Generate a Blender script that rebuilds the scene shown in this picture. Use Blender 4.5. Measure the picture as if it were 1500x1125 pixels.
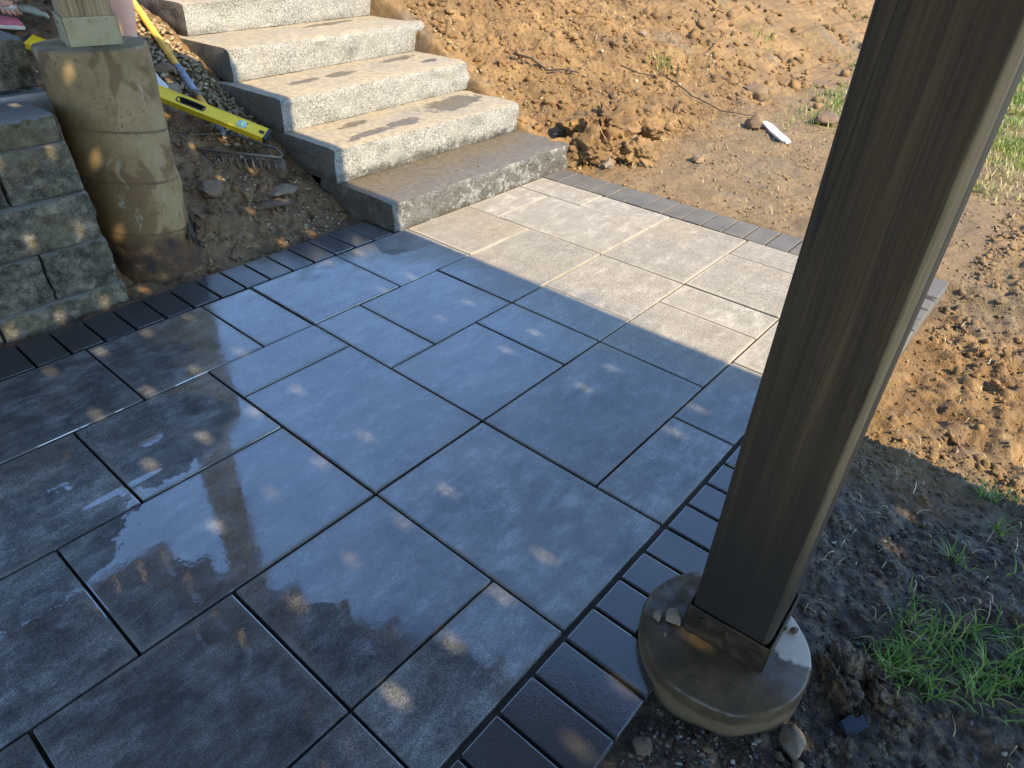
import bpy, bmesh, math, random
import numpy as np
from mathutils import Vector, Matrix, noise as mnoise
R = math.radians
scene = bpy.context.scene
for o in list(bpy.data.objects): bpy.data.objects.remove(o)
COL = scene.collection
random.seed(7); RNG = np.random.default_rng(11)

# ------------------------------------------------------------------ camera, sky, sun, exposure
YAW, PITCH, ROLL, CAMZ = R(39.054), R(35.501), R(2.3026), 1.122
fw = Vector((math.cos(YAW)*math.cos(PITCH), math.sin(YAW)*math.cos(PITCH), -math.sin(PITCH)))
rt = fw.cross(Vector((0, 0, 1))).normalized(); up = rt.cross(fw)
r2 = math.cos(ROLL)*rt + math.sin(ROLL)*up
u2 = -math.sin(ROLL)*rt + math.cos(ROLL)*up
cam = bpy.data.cameras.new('camera'); cam_o = bpy.data.objects.new('camera', cam); COL.objects.link(cam_o)
cam_o.matrix_world = Matrix(((r2.x, u2.x, -fw.x, 0), (r2.y, u2.y, -fw.y, 0), (r2.z, u2.z, -fw.z, CAMZ), (0, 0, 0, 1)))
cam.sensor_width = 36; cam.lens = 996.45/1500*36; cam.clip_end = 2000; cam.clip_start = 0.02
scene.camera = cam_o

SUN_EL = R(40)
world = bpy.data.worlds.new('World'); scene.world = world; world.use_nodes = True
wn = world.node_tree; wn.nodes.clear()
sky = wn.nodes.new('ShaderNodeTexSky'); sky.sky_type = 'NISHITA'; sky.sun_disc = False
sky.sun_elevation = SUN_EL; sky.sun_rotation = R(180); sky.air_density = 1.0; sky.dust_density = 0.0; sky.ozone_density = 3.5
bg = wn.nodes.new('ShaderNodeBackground'); bg.inputs['Strength'].default_value = 0.15
wo = wn.nodes.new('ShaderNodeOutputWorld')
wn.links.new(sky.outputs[0], bg.inputs[0]); wn.links.new(bg.outputs[0], wo.inputs[0])
sun = bpy.data.lights.new('sun', 'SUN'); sun.energy = 3.3; sun.angle = R(0.5); sun.color = (1, 0.84, 0.57)
sun_o = bpy.data.objects.new('sun', sun); COL.objects.link(sun_o)
# light travels towards +y and down
sun_o.rotation_euler = (R(90) - SUN_EL, 0, 0)
scene.view_settings.view_transform = 'Standard'; scene.view_settings.look = 'None'
cy = scene.cycles; cy.max_bounces = 4; cy.diffuse_bounces = 2; cy.glossy_bounces = 2; cy.transmission_bounces = 2; cy.caustics_reflective = False; cy.caustics_refractive = False
scene.view_settings.exposure = 1.75; scene.view_settings.gamma = 1.0

# ------------------------------------------------------------------ helpers
def tag(o, label=None, cat=None, group=None, kind=None):
    if label: o['label'] = label
    if cat: o['category'] = cat
    if group: o['group'] = group
    if kind: o['kind'] = kind
    return o
def empty(name, loc=(0, 0, 0), rz=0.0):
    o = bpy.data.objects.new(name, None); COL.objects.link(o); o.location = loc; o.rotation_euler = (0, 0, rz)
    o.empty_display_size = 0.05
    return o
def link(name, me, mat=None, parent=None, loc=None, smooth=False):
    o = bpy.data.objects.new(name, me); COL.objects.link(o)
    if mat is not None and len(me.materials) == 0: me.materials.append(mat)
    if parent is not None: o.parent = parent
    if loc is not None: o.location = loc
    if smooth: me.polygons.foreach_set('use_smooth', [True]*len(me.polygons))
    return o
def pydata(name, v, f):
    me = bpy.data.meshes.new(name); me.from_pydata([tuple(p) for p in v], [], [tuple(q) for q in f]); me.update(); return me
def npmesh(name, V, F):
    """V (n,3) float, F (m,k) int with k = 3 or 4"""
    me = bpy.data.meshes.new(name); k = F.shape[1]
    me.vertices.add(len(V)); me.vertices.foreach_set('co', np.asarray(V, np.float32).ravel())
    me.loops.add(F.size); me.loops.foreach_set('vertex_index', np.asarray(F, np.int32).ravel())
    me.polygons.add(len(F)); me.polygons.foreach_set('loop_start', np.arange(0, F.size, k, dtype=np.int32))
    me.update(calc_edges=True); me.validate(); return me
def bm_mesh(name, bm):
    me = bpy.data.meshes.new(name); bm.normal_update(); bm.to_mesh(me); bm.free(); return me
def add_box(bm, c, s, rot=None, bevel=0.0, seg=2):
    res = bmesh.ops.create_cube(bm, size=1.0)
    vs = res['verts']
    M = Matrix.Translation(c) @ (rot.to_4x4() if rot is not None else Matrix.Identity(4)) @ Matrix.Diagonal((s[0], s[1], s[2], 1))
    bmesh.ops.transform(bm, matrix=M, verts=vs)
    if bevel > 0:
        es = list({e for v in vs for e in v.link_edges})
        bmesh.ops.bevel(bm, geom=es, offset=bevel, segments=seg, affect='EDGES', profile=0.5)
def box_mesh(name, c, s, rot=None, bevel=0.0, seg=2):
    bm = bmesh.new(); add_box(bm, c, s, rot, bevel, seg); return bm_mesh(name, bm)
def add_tube(bm, pts, rad, n=8, cap=True):
    pts = [Vector(p) for p in pts]; rads = rad if isinstance(rad, (list, tuple)) else [rad]*len(pts)
    rings = []; ref = Vector((0, 0, 1))
    for i, p in enumerate(pts):
        d = (pts[min(i+1, len(pts)-1)] - pts[max(i-1, 0)]).normalized()
        a = d.cross(ref)
        if a.length < 1e-3: a = d.cross(Vector((0, 1, 0)))
        a.normalize(); b = d.cross(a)
        rings.append([bm.verts.new(p + rads[i]*(math.cos(t)*a + math.sin(t)*b)) for t in [2*math.pi*k/n for k in range(n)]])
    for A, B in zip(rings, rings[1:]):
        for k in range(n): bm.faces.new((A[k], A[(k+1) % n], B[(k+1) % n], B[k]))
    if cap:
        bm.faces.new(rings[0][::-1]); bm.faces.new(rings[-1])
def tube_mesh(name, pts, rad, n=8):
    bm = bmesh.new(); add_tube(bm, pts, rad, n); bmesh.ops.recalc_face_normals(bm, faces=bm.faces); return bm_mesh(name, bm)

# numpy gradient noise ------------------------------------------------
_perm = RNG.permutation(256); _perm = np.concatenate([_perm, _perm, _perm])
_ang = RNG.uniform(0, 2*np.pi, 256); _gx, _gy = np.cos(_ang), np.sin(_ang)
def perlin(x, y):
    xi = np.floor(x).astype(int); yi = np.floor(y).astype(int); xf = x-xi; yf = y-yi; xi &= 255; yi &= 255
    u = xf*xf*xf*(xf*(xf*6-15)+10); v = yf*yf*yf*(yf*(yf*6-15)+10)
    def g(ix, iy, dx, dy):
        h = _perm[_perm[ix & 255] + (iy & 255)]; return _gx[h]*dx + _gy[h]*dy
    a = g(xi, yi, xf, yf); b = g(xi+1, yi, xf-1, yf); c = g(xi, yi+1, xf, yf-1); d = g(xi+1, yi+1, xf-1, yf-1)
    return 1.5*((a+(b-a)*u) + ((c+(d-c)*u)-(a+(b-a)*u))*v)
def fbm(x, y, o=4, gain=.5):
    s = 0; a = 1
    for k in range(o):
        s = s + a*perlin(x*2**k+17.3*k, y*2**k-9.1*k); a *= gain
    return s
def sstep(a, b, x):
    t = np.clip((x-a)/(b-a), 0, 1); return t*t*(3-2*t)
def softp(t, k): return np.where(t > 6*k, t, k*np.log1p(np.exp(np.clip(t/k, -50, 50))))

# ------------------------------------------------------------------ materials
class NT:
    def __init__(s, name):
        s.m = bpy.data.materials.new(name); s.m.use_nodes = True; s.t = s.m.node_tree; s.t.nodes.clear()
        s.out = s.n('ShaderNodeOutputMaterial'); s.b = s.n('ShaderNodeBsdfPrincipled'); s.l(s.b.outputs[0], s.out.inputs[0])
    def n(s, typ, **kw):
        nd = s.t.nodes.new(typ)
        for k, v in kw.items(): setattr(nd, k, v)
        return nd
    def l(s, a, b): s.t.links.new(a, b)
    def set(s, sock, v):
        if hasattr(v, 'is_output') or isinstance(v, bpy.types.NodeSocket): s.l(v, sock)
        else: sock.default_value = v
    def geo(s): return s.n('ShaderNodeNewGeometry').outputs['Position']
    def obj(s): return s.n('ShaderNodeTexCoord').outputs['Object']
    def rnd(s): return s.n('ShaderNodeObjectInfo').outputs['Random']
    def vmap(s, v, scale=(1, 1, 1), loc=None, rot=(0, 0, 0)):
        m = s.n('ShaderNodeMapping'); s.l(v, m.inputs['Vector']); m.inputs['Scale'].default_value = scale; m.inputs['Rotation'].default_value = rot
        if loc is not None: s.set(m.inputs['Location'], loc)
        return m.outputs[0]
    def noise(s, v, scale, detail=4, rough=.55, dist=0.0):
        n = s.n('ShaderNodeTexNoise'); s.l(v, n.inputs['Vector']); n.inputs['Scale'].default_value = scale
        n.inputs['Detail'].default_value = detail; n.inputs['Roughness'].default_value = rough; n.inputs['Distortion'].default_value = dist
        return n.outputs['Fac']
    def voro(s, v, scale, feature='F1', out='Distance', rand=1.0):
        n = s.n('ShaderNodeTexVoronoi', feature=feature); s.l(v, n.inputs['Vector']); n.inputs['Scale'].default_value = scale
        n.inputs['Randomness'].default_value = rand
        return n.outputs[out]
    def ramp(s, f, stops, interp='LINEAR'):
        r = s.n('ShaderNodeValToRGB'); s.set(r.inputs[0], f); cr = r.color_ramp; cr.interpolation = interp
        while len(cr.elements) > 1: cr.elements.remove(cr.elements[-1])
        for i, (p, c) in enumerate(stops):
            e = cr.elements[0] if i == 0 else cr.elements.new(p)
            e.position = p; e.color = (c[0], c[1], c[2], 1) if isinstance(c, (tuple, list)) else (c, c, c, 1)
        return r.outputs[0]
    def mix(s, f, a, b, mode='MIX'):
        m = s.n('ShaderNodeMix', data_type='RGBA', blend_type=mode)
        s.set(m.inputs[0], f)
        for i, v in ((6, a), (7, b)):
            if isinstance(v, (tuple, list)): v = (v[0], v[1], v[2], 1)
            s.set(m.inputs[i], v)
        return m.outputs[2]
    def mixf(s, f, a, b):
        m = s.n('ShaderNodeMix', data_type='FLOAT'); s.set(m.inputs[0], f); s.set(m.inputs[2], a); s.set(m.inputs[3], b); return m.outputs[0]
    def math(s, op, a, b=None, c=None, clamp=False):
        m = s.n('ShaderNodeMath', operation=op, use_clamp=clamp); s.set(m.inputs[0], a)
        if b is not None: s.set(m.inputs[1], b)
        if c is not None: s.set(m.inputs[2], c)
        return m.outputs[0]
    def remap(s, f, a, b, c=0.0, d=1.0, smooth=True):
        m = s.n('ShaderNodeMapRange', interpolation_type='SMOOTHSTEP' if smooth else 'LINEAR', clamp=True)
        s.set(m.inputs['Value'], f); s.set(m.inputs['From Min'], a); s.set(m.inputs['From Max'], b); s.set(m.inputs['To Min'], c); s.set(m.inputs['To Max'], d)
        return m.outputs[0]
    def xyz(s, v):
        n = s.n('ShaderNodeSeparateXYZ'); s.l(v, n.inputs[0]); return n.outputs
    def bump(s, h, strength=.3, dist=.01, norm=None):
        b = s.n('ShaderNodeBump'); s.set(b.inputs['Height'], h); b.inputs['Strength'].default_value = strength; b.inputs['Distance'].default_value = dist
        if norm is not None: s.l(norm, b.inputs['Normal'])
        s.l(b.outputs[0], s.b.inputs['Normal']); return b.outputs[0]
    def fin(s, color=None, rough=None, **kw):
        if color is not None:
            if isinstance(color, (tuple, list)): color = (color[0], color[1], color[2], 1)
            s.set(s.b.inputs['Base Color'], color)
        if rough is not None: s.set(s.b.inputs['Roughness'], rough)
        for k, v in kw.items(): s.set(s.b.inputs[k.replace('_', ' ')], v)
        return s.m
def blob(t, X, Y, cx, cy, rx, ry, ang=0.0, wob=None, amt=0.35):
    """soft ellipse field: <1 inside; wob is a noise socket that frays the outline"""
    ca, sa = math.cos(ang), math.sin(ang)
    dx = t.math('SUBTRACT', X, cx); dy = t.math('SUBTRACT', Y, cy)
    a = t.math('ADD', t.math('MULTIPLY', dx, ca/rx), t.math('MULTIPLY', dy, sa/rx))
    b = t.math('ADD', t.math('MULTIPLY', dx, -sa/ry), t.math('MULTIPLY', dy, ca/ry))
    d = t.math('SQRT', t.math('ADD', t.math('MULTIPLY', a, a), t.math('MULTIPLY', b, b)))
    if wob is not None: d = t.math('ADD', d, t.math('MULTIPLY', t.math('SUBTRACT', wob, .5), amt*4))
    return d

def wetness(t):
    """how wet the paving is (1 soaked by the hose .. 0 dried), and where a water film still stands"""
    p = t.geo(); X, Y, Z = t.xyz(p)
    n1 = t.noise(p, 3.0, 5, .6); n2 = t.noise(p, 16, 4, .6)
    wet = t.remap(t.math('ADD', X, t.math('MULTIPLY', t.math('SUBTRACT', n1, .5), .7)), 1.85, 1.45)
    return p, X, Y, n1, n2, wet

def make_slab_mat():
    t = NT('slab_concrete')
    p, X, Y, n1, n2, wet = wetness(t)
    rnd = t.rnd()
    off = t.n('ShaderNodeCombineXYZ'); t.l(t.math('MULTIPLY', rnd, 37.0), off.inputs[0]); t.l(t.math('MULTIPLY', rnd, 91.0), off.inputs[1])
    pv = t.n('ShaderNodeVectorMath', operation='ADD'); t.l(p, pv.inputs[0]); t.l(off.outputs[0], pv.inputs[1]); pv = pv.outputs[0]
    streak = t.noise(t.vmap(pv, (1.4, 4.2, 1)), 5.5, 5, .74, .3)
    cloud = t.noise(pv, 12, 5, .76, .3)
    grain = t.noise(pv, 420, 2, .6); grit = t.noise(pv, 130, 3, .6)
    tone = t.math('ADD', t.math('ADD', t.math('MULTIPLY', streak, .48), t.math('MULTIPLY', cloud, .58)), t.math('MULTIPLY', t.math('SUBTRACT', t.math('FRACT', t.math('MULTIPLY', rnd, 7.31)), .5), .10))
    dry = t.ramp(tone, [(.32, (.175, .157, .132)), (.46, (.222, .20, .168)), (.58, (.275, .250, .212)), (.70, (.40, .368, .315))])
    dry = t.mix(t.math('MULTIPLY', rnd, .35), dry, (.20, .17, .135))
    warm = t.remap(t.noise(pv, 2.3, 3, .5), .5, .75, 0, .6)
    dry = t.mix(warm, dry, t.mix(1.0, dry, (1.12, .99, .82), 'MULTIPLY'))
    eff = t.remap(t.noise(t.vmap(pv, (1, 1.6, 1)), 9, 5, .72, .6), .50, .72, 0, .9)     # pale efflorescence
    speck = t.remap(grain, .36, .64, .58, 1.5)
    wetc = t.ramp(tone, [(.36, (.017, .0165, .016)), (.47, (.043, .042, .041)), (.57, (.085, .085, .083)), (.68, (.20, .20, .195))])
    wetc = t.mix(t.math('MULTIPLY', eff, .55), wetc, (.25, .255, .25))
    damp = t.remap(t.noise(p, 7, 5, .65, .3), .35, .7, .72, 1.0)
    col = t.mix(t.math('MULTIPLY', wet, damp), dry, wetc)
    sv = t.n('ShaderNodeCombineXYZ')
    for i in range(3): t.l(speck, sv.inputs[i])
    col = t.mix(1.0, col, sv.outputs[0], 'MULTIPLY')
    rim = t.n('ShaderNodeAttribute', attribute_name='rim').outputs['Fac']
    rimn = t.math('MULTIPLY', t.remap(t.math('ADD', rim, t.math('MULTIPLY', t.math('SUBTRACT', t.noise(p, 45, 3, .7), .5), 1.3)), .35, .95), t.mixf(t.remap(n1, .42, .6), .15, .75))
    col = t.mix(rimn, col, t.mix(wet, (.36, .32, .26), (.17, .155, .13)))
    pit = t.voro(pv, 90, rand=1.0); pitm = t.remap(pit, .06, .12, 1, 0)
    pitsel = t.remap(t.noise(pv, 31, 2), .56, .62)
    col = t.mix(t.math('MULTIPLY', pitm, pitsel), col, (.03, .03, .032))
    # standing film with torn edges: breaks in it are matt damp patches
    fray = t.noise(p, 30, 4, .75, .3); fray2 = t.noise(p, 9, 4, .6)
    wob = t.math('ADD', t.math('MULTIPLY', fray, .35), t.math('MULTIPLY', fray2, .65))
    gaps = None
    for (cx, cy, rx, ry, an) in [(.47, 1.93, .17, .17, .1), (.43, 1.50, .22, .17, .2), (.54, 1.72, .11, .07, .3), (.17, 1.83, .5, .17, 0), (-.02, 1.35, .33, .2, 0),
                                 (.37, .66, .05, .15, -.25), (.42, .47, .10, .13, -.4), (.06, .72, .23, .22, .1), (-.2, 1.02, .32, .16, 0), (.17, .98, .07, .11, 0), (1.66, 1.93, .12, .09, .2),
                                 (.29, .30, .2, .1, 0)]:
        d = blob(t, X, Y, cx, cy, rx, ry, an, wob, .28)
        g = t.remap(d, .965, 1.0, 1, 0)
        gaps = g if gaps is None else t.math('MAXIMUM', gaps, g)
    pud = t.remap(blob(t, X, Y, .427, 1.50, .035, .028, .3, wob, .2), .9, 1.0, 1, 0)
    pud = t.math('MAXIMUM', pud, t.remap(blob(t, X, Y, .305, 1.375, .10, .012, 0.0, wob, .3), .85, 1.0, 1, 0))
    gaps = t.math('MULTIPLY', gaps, t.math('SUBTRACT', 1.0, pud))
    # the hazy-to-mirror range of the film
    haze = t.remap(t.math('ADD', t.noise(p, 4.5, 5, .65, .4), t.math('MULTIPLY', t.math('SUBTRACT', n2, .5), .5)), .40, .66)
    far = t.remap(X, .55, 1.0)
    froughA = t.mixf(haze, .03, .10); froughB = t.mixf(haze, .10, .26)
    frough = t.mixf(far, froughA, froughB)
    film = t.math('MULTIPLY', t.math('MULTIPLY', t.math('SUBTRACT', 1.0, gaps), wet), t.math('SUBTRACT', 1.0, t.math('MULTIPLY', rimn, .6)))
    # sheen weakened towards the near right to imitate fading sky reflection; grit breaks it
    refl_fade = t.remap(t.math('ADD', t.math('SUBTRACT', Y, t.math('MULTIPLY', X, .30)), t.math('MULTIPLY', t.math('SUBTRACT', n1, .5), .7)), .20, .90, .42, 1.0)
    broken = t.remap(t.math('ADD', t.math('MULTIPLY', grit, .5), t.math('MULTIPLY', cloud, .5)), .38, .62, 1.0, .62)
    cover = t.math('MULTIPLY', refl_fade, t.mixf(far, 1.0, broken))
    t.set(t.b.inputs['Coat Weight'], t.math('ADD', t.math('MULTIPLY', t.math('MULTIPLY', film, cover), .95), t.math('MULTIPLY', wet, .05)))
    t.set(t.b.inputs['Coat Roughness'], frough); t.b.inputs['Coat IOR'].default_value = 2.55
    t.b.inputs['Specular IOR Level'].default_value = .35
    h = t.math('ADD', t.math('MULTIPLY', grain, .5), t.math('MULTIPLY', grit, .5))
    t.bump(h, .25, .0012)
    cn = t.n('ShaderNodeBump'); t.l(t.noise(p, 60, 3, .5), cn.inputs['Height']); cn.inputs['Strength'].default_value = .06; cn.inputs['Distance'].default_value = .0015
    t.l(cn.outputs[0], t.b.inputs['Coat Normal'])
    return t.fin(col, t.mixf(wet, .85, .55))

def make_soldier_mat():
    t = NT('charcoal_paver')
    p, X, Y, n1, n2, wet = wetness(t)
    rnd = t.rnd()
    grain = t.noise(p, 380, 2, .6)
    c = t.ramp(t.noise(p, 9, 5, .6), [(.3, (.085, .075, .062)), (.7, (.145, .128, .106))])
    c = t.mix(t.math('MULTIPLY', rnd, .4), c, (.085, .08, .082))
    c = t.mix(t.math('MULTIPLY', wet, .85), c, t.mix(1.0, c, (.22, .23, .26), 'MULTIPLY'))
    sp = t.remap(t.voro(p, 160), .07, .12, 1, 0); sel = t.remap(t.noise(p, 40, 2), .60, .66)
    c = t.mix(t.math('MULTIPLY', t.math('MULTIPLY', sp, sel), .7), c, (.45, .45, .45))
    # the side under the wall stays merely damp
    near_wall = t.math('MULTIPLY', t.remap(Y, 1.8, 1.95), t.remap(X, 1.15, .85))
    t.set(t.b.inputs['Coat Weight'], t.math('MULTIPLY', wet, t.mixf(near_wall, .95, .35)))
    t.set(t.b.inputs['Coat Roughness'], t.mixf(t.remap(n1, .35, .65), .06, .18)); t.b.inputs['Coat IOR'].default_value = 1.78
    t.bump(grain, .5, .0015)
    cn = t.n('ShaderNodeBump'); t.l(t.math('ADD', t.noise(p, 220, 2, .6), t.noise(p, 35, 2, .5)), cn.inputs['Height']); cn.inputs['Strength'].default_value = .22; cn.inputs['Distance'].default_value = .0012
    t.l(cn.outputs[0], t.b.inputs['Coat Normal'])
    return t.fin(c, .7)

def make_granite():
    t = NT('granite')
    p = t.geo(); X, Y, Z = t.xyz(p)
    nrm = t.n('ShaderNodeNewGeometry').outputs['Normal']; nz = t.xyz(nrm)[2]
    a = t.noise(p, 150, 3, .7); b = t.voro(p, 115); c0 = t.noise(p, 300, 2, .6)
    base = t.ramp(a, [(.36, (.07, .068, .064)), (.48, (.225, .218, .20)), (.64, (.40, .388, .36))])
    base = t.mix(t.remap(c0, .54, .64), base, (.045, .043, .042))
    base = t.mix(t.remap(t.noise(p, 7, 4, .6), .38, .62, 0, .3), base, (.27, .255, .225))
    top = t.remap(nz, .6, .9)
    dirt = t.math('MULTIPLY', top, t.remap(t.noise(p, 4.5, 5, .7, .3), .25, .58, .35, 1.0))
    base = t.mix(dirt, base, t.ramp(t.noise(p, 35, 4, .6), [(.3, (.23, .182, .12)), (.7, (.39, .322, .222))]))
    # wet marks: lowest step soaked, splashes on the upper treads
    wob = t.math('ADD', t.math('MULTIPLY', t.noise(p, 13, 5, .65), .6), t.math('MULTIPLY', t.noise(p, 34, 4, .7), .4))
    low = t.remap(t.math('ADD', Z, t.math('MULTIPLY', t.math('SUBTRACT', wob, .5), .13)), .165, .125)
    front = t.math('MULTIPLY', t.math('SUBTRACT', 1.0, top), t.remap(wob, .50, .58))
    lowm = t.math('MULTIPLY', low, t.math('SUBTRACT', 1.0, t.math('MULTIPLY', front, .85)))
    sp = None
    for (cx, cy, rx, ry, zz) in [(2.62, 2.60, .22, .085, .2), (2.20, 2.50, .10, .05, .2), (1.98, 2.47, .13, .035, .2), (2.02, 2.63, .09, .03, .2), (2.20, 2.95, .09, .04, .35), (1.98, 2.93, .1, .03, .35),
                                 (2.66, 3.06, .13, .035, .35), (2.78, 2.92, .06, .03, .35), (2.5, 3.42, .2, .03, .5)]:
        d = blob(t, X, Y, cx, cy, rx, ry, .15, wob, .85)
        g = t.math('MULTIPLY', t.remap(d, .9, 1.05, 1, 0), t.math('LESS_THAN', t.math('ABSOLUTE', t.math('SUBTRACT', Z, zz+.045)), .06))
        sp = g if sp is None else t.math('MAXIMUM', sp, g)
    sp = t.math('MULTIPLY', sp, top)
    foot = t.math('MULTIPLY', t.math('SUBTRACT', 1.0, top), t.remap(t.noise(p, 6, 5, .7), .5, .68, 0, .5))
    wet = t.math('MAXIMUM', lowm, t.math('MAXIMUM', sp, foot))
    col = t.mix(wet, base, t.mix(1.0, base, (.40, .39, .38), 'MULTIPLY'))
    side = t.math('MULTIPLY', t.remap(t.xyz(nrm)[0], -.5, -.85), .68)        # left-facing ends darker and browner
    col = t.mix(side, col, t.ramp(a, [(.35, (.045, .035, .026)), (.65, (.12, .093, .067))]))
    h = t.math('ADD', t.math('MULTIPLY', a, .5), t.math('MULTIPLY', t.noise(p, 45, 4, .6), 1.0))
    t.bump(h, .5, .004)
    return t.fin(col, t.mixf(wet, .85, .45))

def make_block_mat():
    t = NT('split_face_block')
    p = t.geo(); rnd = t.rnd()
    c = t.ramp(t.noise(p, 26, 6, .7), [(.36, (.062, .053, .038)), (.5, (.175, .15, .105)), (.66, (.40, .35, .255))])
    c = t.mix(t.remap(rnd, .2, 1.0, 0, .7), c, t.mix(1.0, c, (.5, .52, .54), 'MULTIPLY'))
    c = t.mix(t.remap(t.noise(p, 240, 2, .6), .62, .70, 0, .8), c, (.52, .46, .36))
    c = t.mix(t.remap(t.noise(p, 5, 4, .6), .48, .62, 0, .5), c, (.20, .165, .085))
    nz = t.xyz(t.n('ShaderNodeNewGeometry').outputs['Normal'])[2]
    c = t.mix(t.remap(nz, .75, .95), c, (.25, .235, .21))
    t.bump(t.math('ADD', t.noise(p, 75, 4, .75), t.math('MULTIPLY', t.noise(p, 300, 2), .5)), 1.0, .012)
    return t.fin(c, .92)

def make_pier_mat(kind):
    t = NT('pier_concrete_' + kind)
    p = t.geo(); X, Y, Z = t.xyz(p)
    big = t.noise(p, 5, 5, .65, .3); fine = t.noise(p, 60, 4, .6)
    if kind == 'tall':
        c = t.ramp(big, [(.30, (.17, .108, .044)), (.5, (.25, .172, .080)), (.7, (.33, .245, .13))])
        c = t.mix(t.remap(Z, .1, .42, .55, 0), c, (.28, .18, .06))
        stain = t.remap(t.noise(t.vmap(p, (1, 1, .55)), 6.5, 4, .62, .5), .535, .60)
        c = t.mix(t.math('MULTIPLY', stain, .7), c, (.115, .060, .022))
        pale = t.remap(t.noise(t.vmap(p, (1, 1, .6)), 9, 5, .7, .8), .60, .66)
        c = t.mix(t.math('MULTIPLY', pale, .55), c, (.37, .33, .24))
        foot = t.remap(t.math('ADD', Z, t.math('MULTIPLY', t.math('SUBTRACT', big, .5), .22)), .17, .10)
        rust = t.ramp(t.noise(p, 16, 5, .7), [(.35, (.02, .014, .01)), (.55, (.10, .05, .02)), (.72, (.30, .17, .06))])
        c = t.mix(foot, c, rust)
    else:
        c = t.ramp(t.noise(p, 12, 5, .65), [(.3, (.040, .024, .009)), (.5, (.088, .057, .023)), (.7, (.16, .11, .05))])
        wob = t.noise(p, 14, 5, .65)
        dryp = t.remap(blob(t, X, Y, .985, .085, .13, .10, .6, wob, .25), .92, 1.02, 1, 0)
        dryp = t.math('MULTIPLY', dryp, t.remap(Z, .02, .04))
        c = t.mix(dryp, t.mix(1.0, c, (.62, .56, .47), 'MULTIPLY'), (.36, .32, .27))
        low = t.remap(t.math('ADD', Z, t.math('MULTIPLY', t.math('SUBTRACT', wob, .5), .05)), .022, .012)
        c = t.mix(t.math('MULTIPLY', low, .8), c, (.13, .088, .04))
    if kind == 'tall':                      # seams of the spiral form
        zz = t.math('ADD', t.math('ADD', Z, t.math('MULTIPLY', X, .16)), t.math('MULTIPLY', t.math('SUBTRACT', fine, .5), .012))
        for z0 in (.30, .475, .635):
            ln = t.remap(t.math('ABSOLUTE', t.math('SUBTRACT', zz, z0+.0)), .002, .006, 1, 0)
            c = t.mix(t.math('MULTIPLY', ln, t.remap(big, .35, .6, .25, .8)), c, (.07, .045, .022))
    holes = t.math('MULTIPLY', t.remap(t.voro(t.vmap(p, (1, 1, 1.3)), 62), .13, .18, 1, 0), t.remap(t.noise(p, 15, 3), .54, .62))
    c = t.mix(holes, c, (.035, .028, .02))
    c = t.mix(t.remap(fine, .3, .7, 0, .3), c, t.mix(1.0, c, (.6, .58, .55), 'MULTIPLY'))
    h = t.math('SUBTRACT', t.math('MULTIPLY', fine, .4), t.math('MULTIPLY', holes, 1.5))
    t.bump(h, .6, .004)
    if kind != 'tall':
        t.set(t.b.inputs['Coat Weight'], t.math('MULTIPLY', t.math('MULTIPLY', t.math('SUBTRACT', 1.0, dryp), t.remap(wob, .4, .6)), .5)); t.b.inputs['Coat Roughness'].default_value = .2; t.b.inputs['Coat IOR'].default_value = 1.6
    return t.fin(c, .82)

def make_wood(kind):
    t = NT('post_wood_' + kind)
    p = t.obj()
    q = t.vmap(p, (1, 1, .035))
    ring = t.noise(q, 34, 6, .68, .8); fine = t.noise(t.vmap(p, (1, 1, .015)), 260, 3, .65)
    band = t.noise(t.vmap(p, (1, 1, .05)), 9, 3, .5, .6)
    if kind == 'dark':
        c = t.ramp(ring, [(.32, (.030, .0165, .0055)), (.5, (.074, .043, .0145)), (.68, (.13, .078, .028))])
        c = t.mix(t.remap(band, .42, .6, 0, .6), c, (.040, .025, .010))
        # wane: the corner strip, painted paler for light catching that edge
        ox, oy, oz = t.xyz(p)
        wn_ = t.math('ADD', t.math('ADD', ox, t.math('MULTIPLY', oy, 2.2)), t.math('MULTIPLY', t.math('SUBTRACT', t.noise(t.vmap(p, (0, 0, 1)), 6, 3, .6), .5), .02))
        c = t.mix(t.remap(wn_, -.196, -.206), c, (.30, .205, .10))
        Z = t.xyz(t.geo())[2]
        c = t.mix(t.remap(t.math('ADD', Z, t.math('MULTIPLY', band, .25)), .85, .30, 0, .92), c, (.012, .0075, .0035))      # darker towards the foot
    else:
        c = t.ramp(ring, [(.3, (.16, .10, .05)), (.5, (.32, .22, .115)), (.7, (.42, .31, .17))])
    crack = t.remap(t.math('ABSOLUTE', t.math('SUBTRACT', t.noise(t.vmap(p, (1, 1, .03), loc=(3.1, 1.7, 0)), 11, 2, .5), .5)), .0, .009, 1, 0)
    c = t.mix(t.math('MULTIPLY', crack, .9), c, (.02, .015, .01))
    c = t.mix(t.remap(fine, .42, .62, 0, .6), c, t.mix(1.0, c, (.45, .42, .38), 'MULTIPLY'))
    t.bump(t.math('SUBTRACT', t.math('ADD', t.math('MULTIPLY', ring, .5), t.math('MULTIPLY', fine, .4)), crack), .45, .003)
    return t.fin(c, .72)

def make_metal(name, col, rough=.45, rust=0.0, metallic=.85):
    t = NT(name); p = t.obj()
    sp = t.voro(p, 70, out='Color'); n = t.noise(p, 25, 5, .65)
    c = t.mix(t.remap(n, .35, .7), col, tuple(v*1.5 for v in col))
    c = t.mix(t.math('MULTIPLY', t.remap(n, .5, .62), rust), c, (.20, .10, .04))
    t.bump(n, .15, .001)
    return t.fin(c, t.remap(n, .3, .7, rough*.8, min(1, rough*1.3)), Metallic=metallic)

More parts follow.
